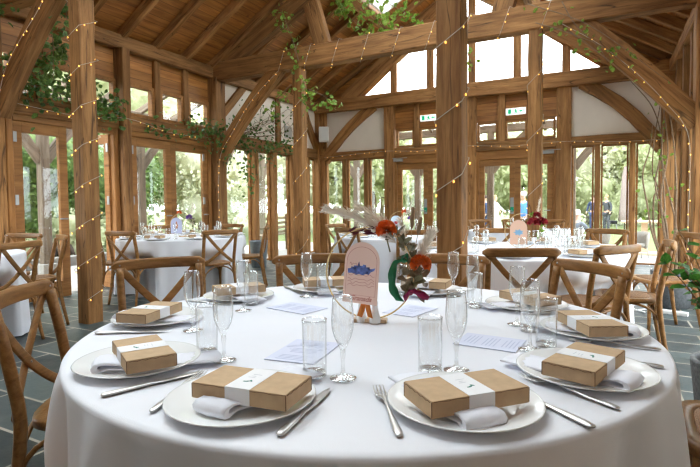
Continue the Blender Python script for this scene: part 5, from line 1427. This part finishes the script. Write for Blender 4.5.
SUIT = plain('charcoal_suit', (.055, .06, .068), .85); GREYJ = plain('grey_jacket', (.13, .15, .18), .85); BLUE = plain('bright_blue_jacket', (.10, .28, .68), .8); NAVY = plain('navy_suit', (.03, .05, .12), .85)
WHH = plain('white_hair', (.72, .68, .63), .8); FAIR = plain('fair_hair', (.42, .28, .13), .7); DKH = plain('dark_hair', (.05, .03, .02), .7); IVO = plain('ivory_dress', (.80, .76, .70), .8)
person((.032, 27, GZ), 2.4, 'standing man in a charcoal suit on the lawn behind the right rear windows', SUIT, SUIT, FAIR, arms=((.16, .24, 1.15), (-.28, .05, .95)))
person((-.56, 27.3, GZ), 2.8, 'man in a navy suit half hidden by the mullion beside the standing man', NAVY, NAVY, DKH)
person((-.665, 14.02, GZ), -.5, 'seated man with white hair and grey jacket outside the right rear windows', GREYJ, SUIT, WHH, sit=True, arms=((.20, .34, 1.05), (-.20, .34, 1.05)))
person((-2.26, 16.0, GZ), 2.9, 'man in a bright blue jacket behind the rear door right of the bride', BLUE, NAVY, WHH)
person((-4.20, 21.5, GZ), -1.9, 'bride in an ivory dress outside the rear door right of the thick post', IVO, IVO, FAIR, dress=IVO, arms=((.2, .32, 1.1), (-.2, .30, 1.08)))
person((-4.62, 21.6, GZ), 2.0, 'groom in a navy suit partly hidden beside the bride', NAVY, NAVY, DKH)

# ------------------------------------------------------------------ light
w = bpy.data.worlds.new('overcast_sky'); SC.world = w; w.use_nodes = True; nt = w.node_tree
bg = nt.nodes['Background']
tc = N(nt, 'ShaderNodeTexCoord'); sx = N(nt, 'ShaderNodeSeparateXYZ'); L(nt, tc.outputs['Generated'], sx.inputs[0])
c = ramp(nt, sx.outputs['Z'], [(0, (.86, .93, 1.0)), (.35, (.92, .96, 1)), (1, (.82, .91, 1.0))]); L(nt, c, bg.inputs['Color'])
bg.inputs['Strength'].default_value = 8.2
sun = bpy.data.lights.new('hazy_sun', 'SUN'); sun.energy = 2.2; sun.angle = radians(25); sun.color = (1, .95, .86)
so = bpy.data.objects.new('hazy_sun', sun); COL.objects.link(so); so.rotation_euler = (radians(38), radians(20), radians(-150))
def portal(loc, aim, sx_, sy_):
    l = bpy.data.lights.new('daylight_portal', 'AREA'); l.shape = 'RECTANGLE'; l.size = sx_; l.size_y = sy_; l.cycles.is_portal = True
    o = bpy.data.objects.new('daylight_portal', l); COL.objects.link(o); o.location = loc; d = V(aim)
    x_ = V((0, 1, 0)) if abs(d.y) < .5 else V((1, 0, 0)); z_ = -d.normalized(); y_ = z_.cross(x_).normalized(); x_ = y_.cross(z_)
    o.matrix_basis = M.Translation(V(loc)) @ M((x_, y_, z_)).transposed().to_4x4()
for s in SKY:
    for h in SKY[s]:
        cx_ = (h[0] + h[1]) / 2; c_ = V((XC + s * cx_ * cos(ang), (h[2] + h[3]) / 2, zroof(XC) - cx_ * sin(ang))); n_ = V((s * sin(ang), 0, cos(ang)))
        portal(c_ + n_ * .13, -n_, h[3] - h[2], h[1] - h[0])
portal((XL - .16, 4.9, 1.55), (1, 0, 0), 11.0, 3.0); portal((XR + .16, 6.8, 1.2), (-1, 0, 0), 7.2, 2.5)
portal((-2.6, YB + .18, 1.5), (0, -1, 0), 7.2, 3.0); portal((-2.55, YB + .18, 4.5), (0, -1, 0), 5.2, 1.9)
# warm uplighters clamped on the beams, washing the boarding; the near pair is unseen, added for warm light
def uplight(x, y, z, aim, e, label):
    t = empty('uplight', (x, y, z), label=label, cat='lamp')
    b = B(); b.lathe([(0, 0), (.04, 0), (.05, .02), (.055, .12), (.045, .12), (.04, .03), (0, .025)], 16); b.build('housing', GREYP, t)
    l = bpy.data.lights.new('uplight', 'SPOT'); l.energy = e; l.color = (1, .56, .22); l.spot_size = radians(130); l.spot_blend = .8; l.shadow_soft_size = .04
    o = bpy.data.objects.new('uplight_lamp', l); COL.objects.link(o); o.parent = t; o.location = (0, 0, .10)
    o.rotation_euler = (V(aim) - V((x, y, z))).to_track_quat('-Z', 'Y').to_euler()
uplight(-3.95, T2Y + .0, 3.69, (-4.6, 8.6, 4.7), 90, 'small uplighter on the left half of the rear tie beam')
uplight(-1.25, T2Y + .0, 3.69, (-.6, 8.6, 4.7), 70, 'small uplighter on the right half of the rear tie beam')
uplight(-4.0, T1Y, 3.69, (-5.4, 5.2, 4.2), 110, 'added small uplighter on the near tie beam, above the picture on the left')
uplight(-1.2, T1Y, 3.69, (0, 5.5, 4.5), 80, 'added small uplighter on the near tie beam, above the picture on the right')
SC.view_settings.view_transform = 'Standard'; SC.view_settings.look = 'None'; SC.view_settings.gamma = 1; SC.view_settings.use_curve_mapping = False
SC.view_settings.exposure = 0.02
SC.cycles.use_denoising = True; SC.cycles.filter_width = 1.3; SC.cycles.max_bounces = 14; SC.cycles.diffuse_bounces = 6; SC.cycles.transparent_max_bounces = 24; SC.cycles.transmission_bounces = 10; SC.cycles.glossy_bounces = 6
SC.cycles.caustics_reflective = False; SC.cycles.caustics_refractive = False; SC.cycles.sample_clamp_indirect = 6
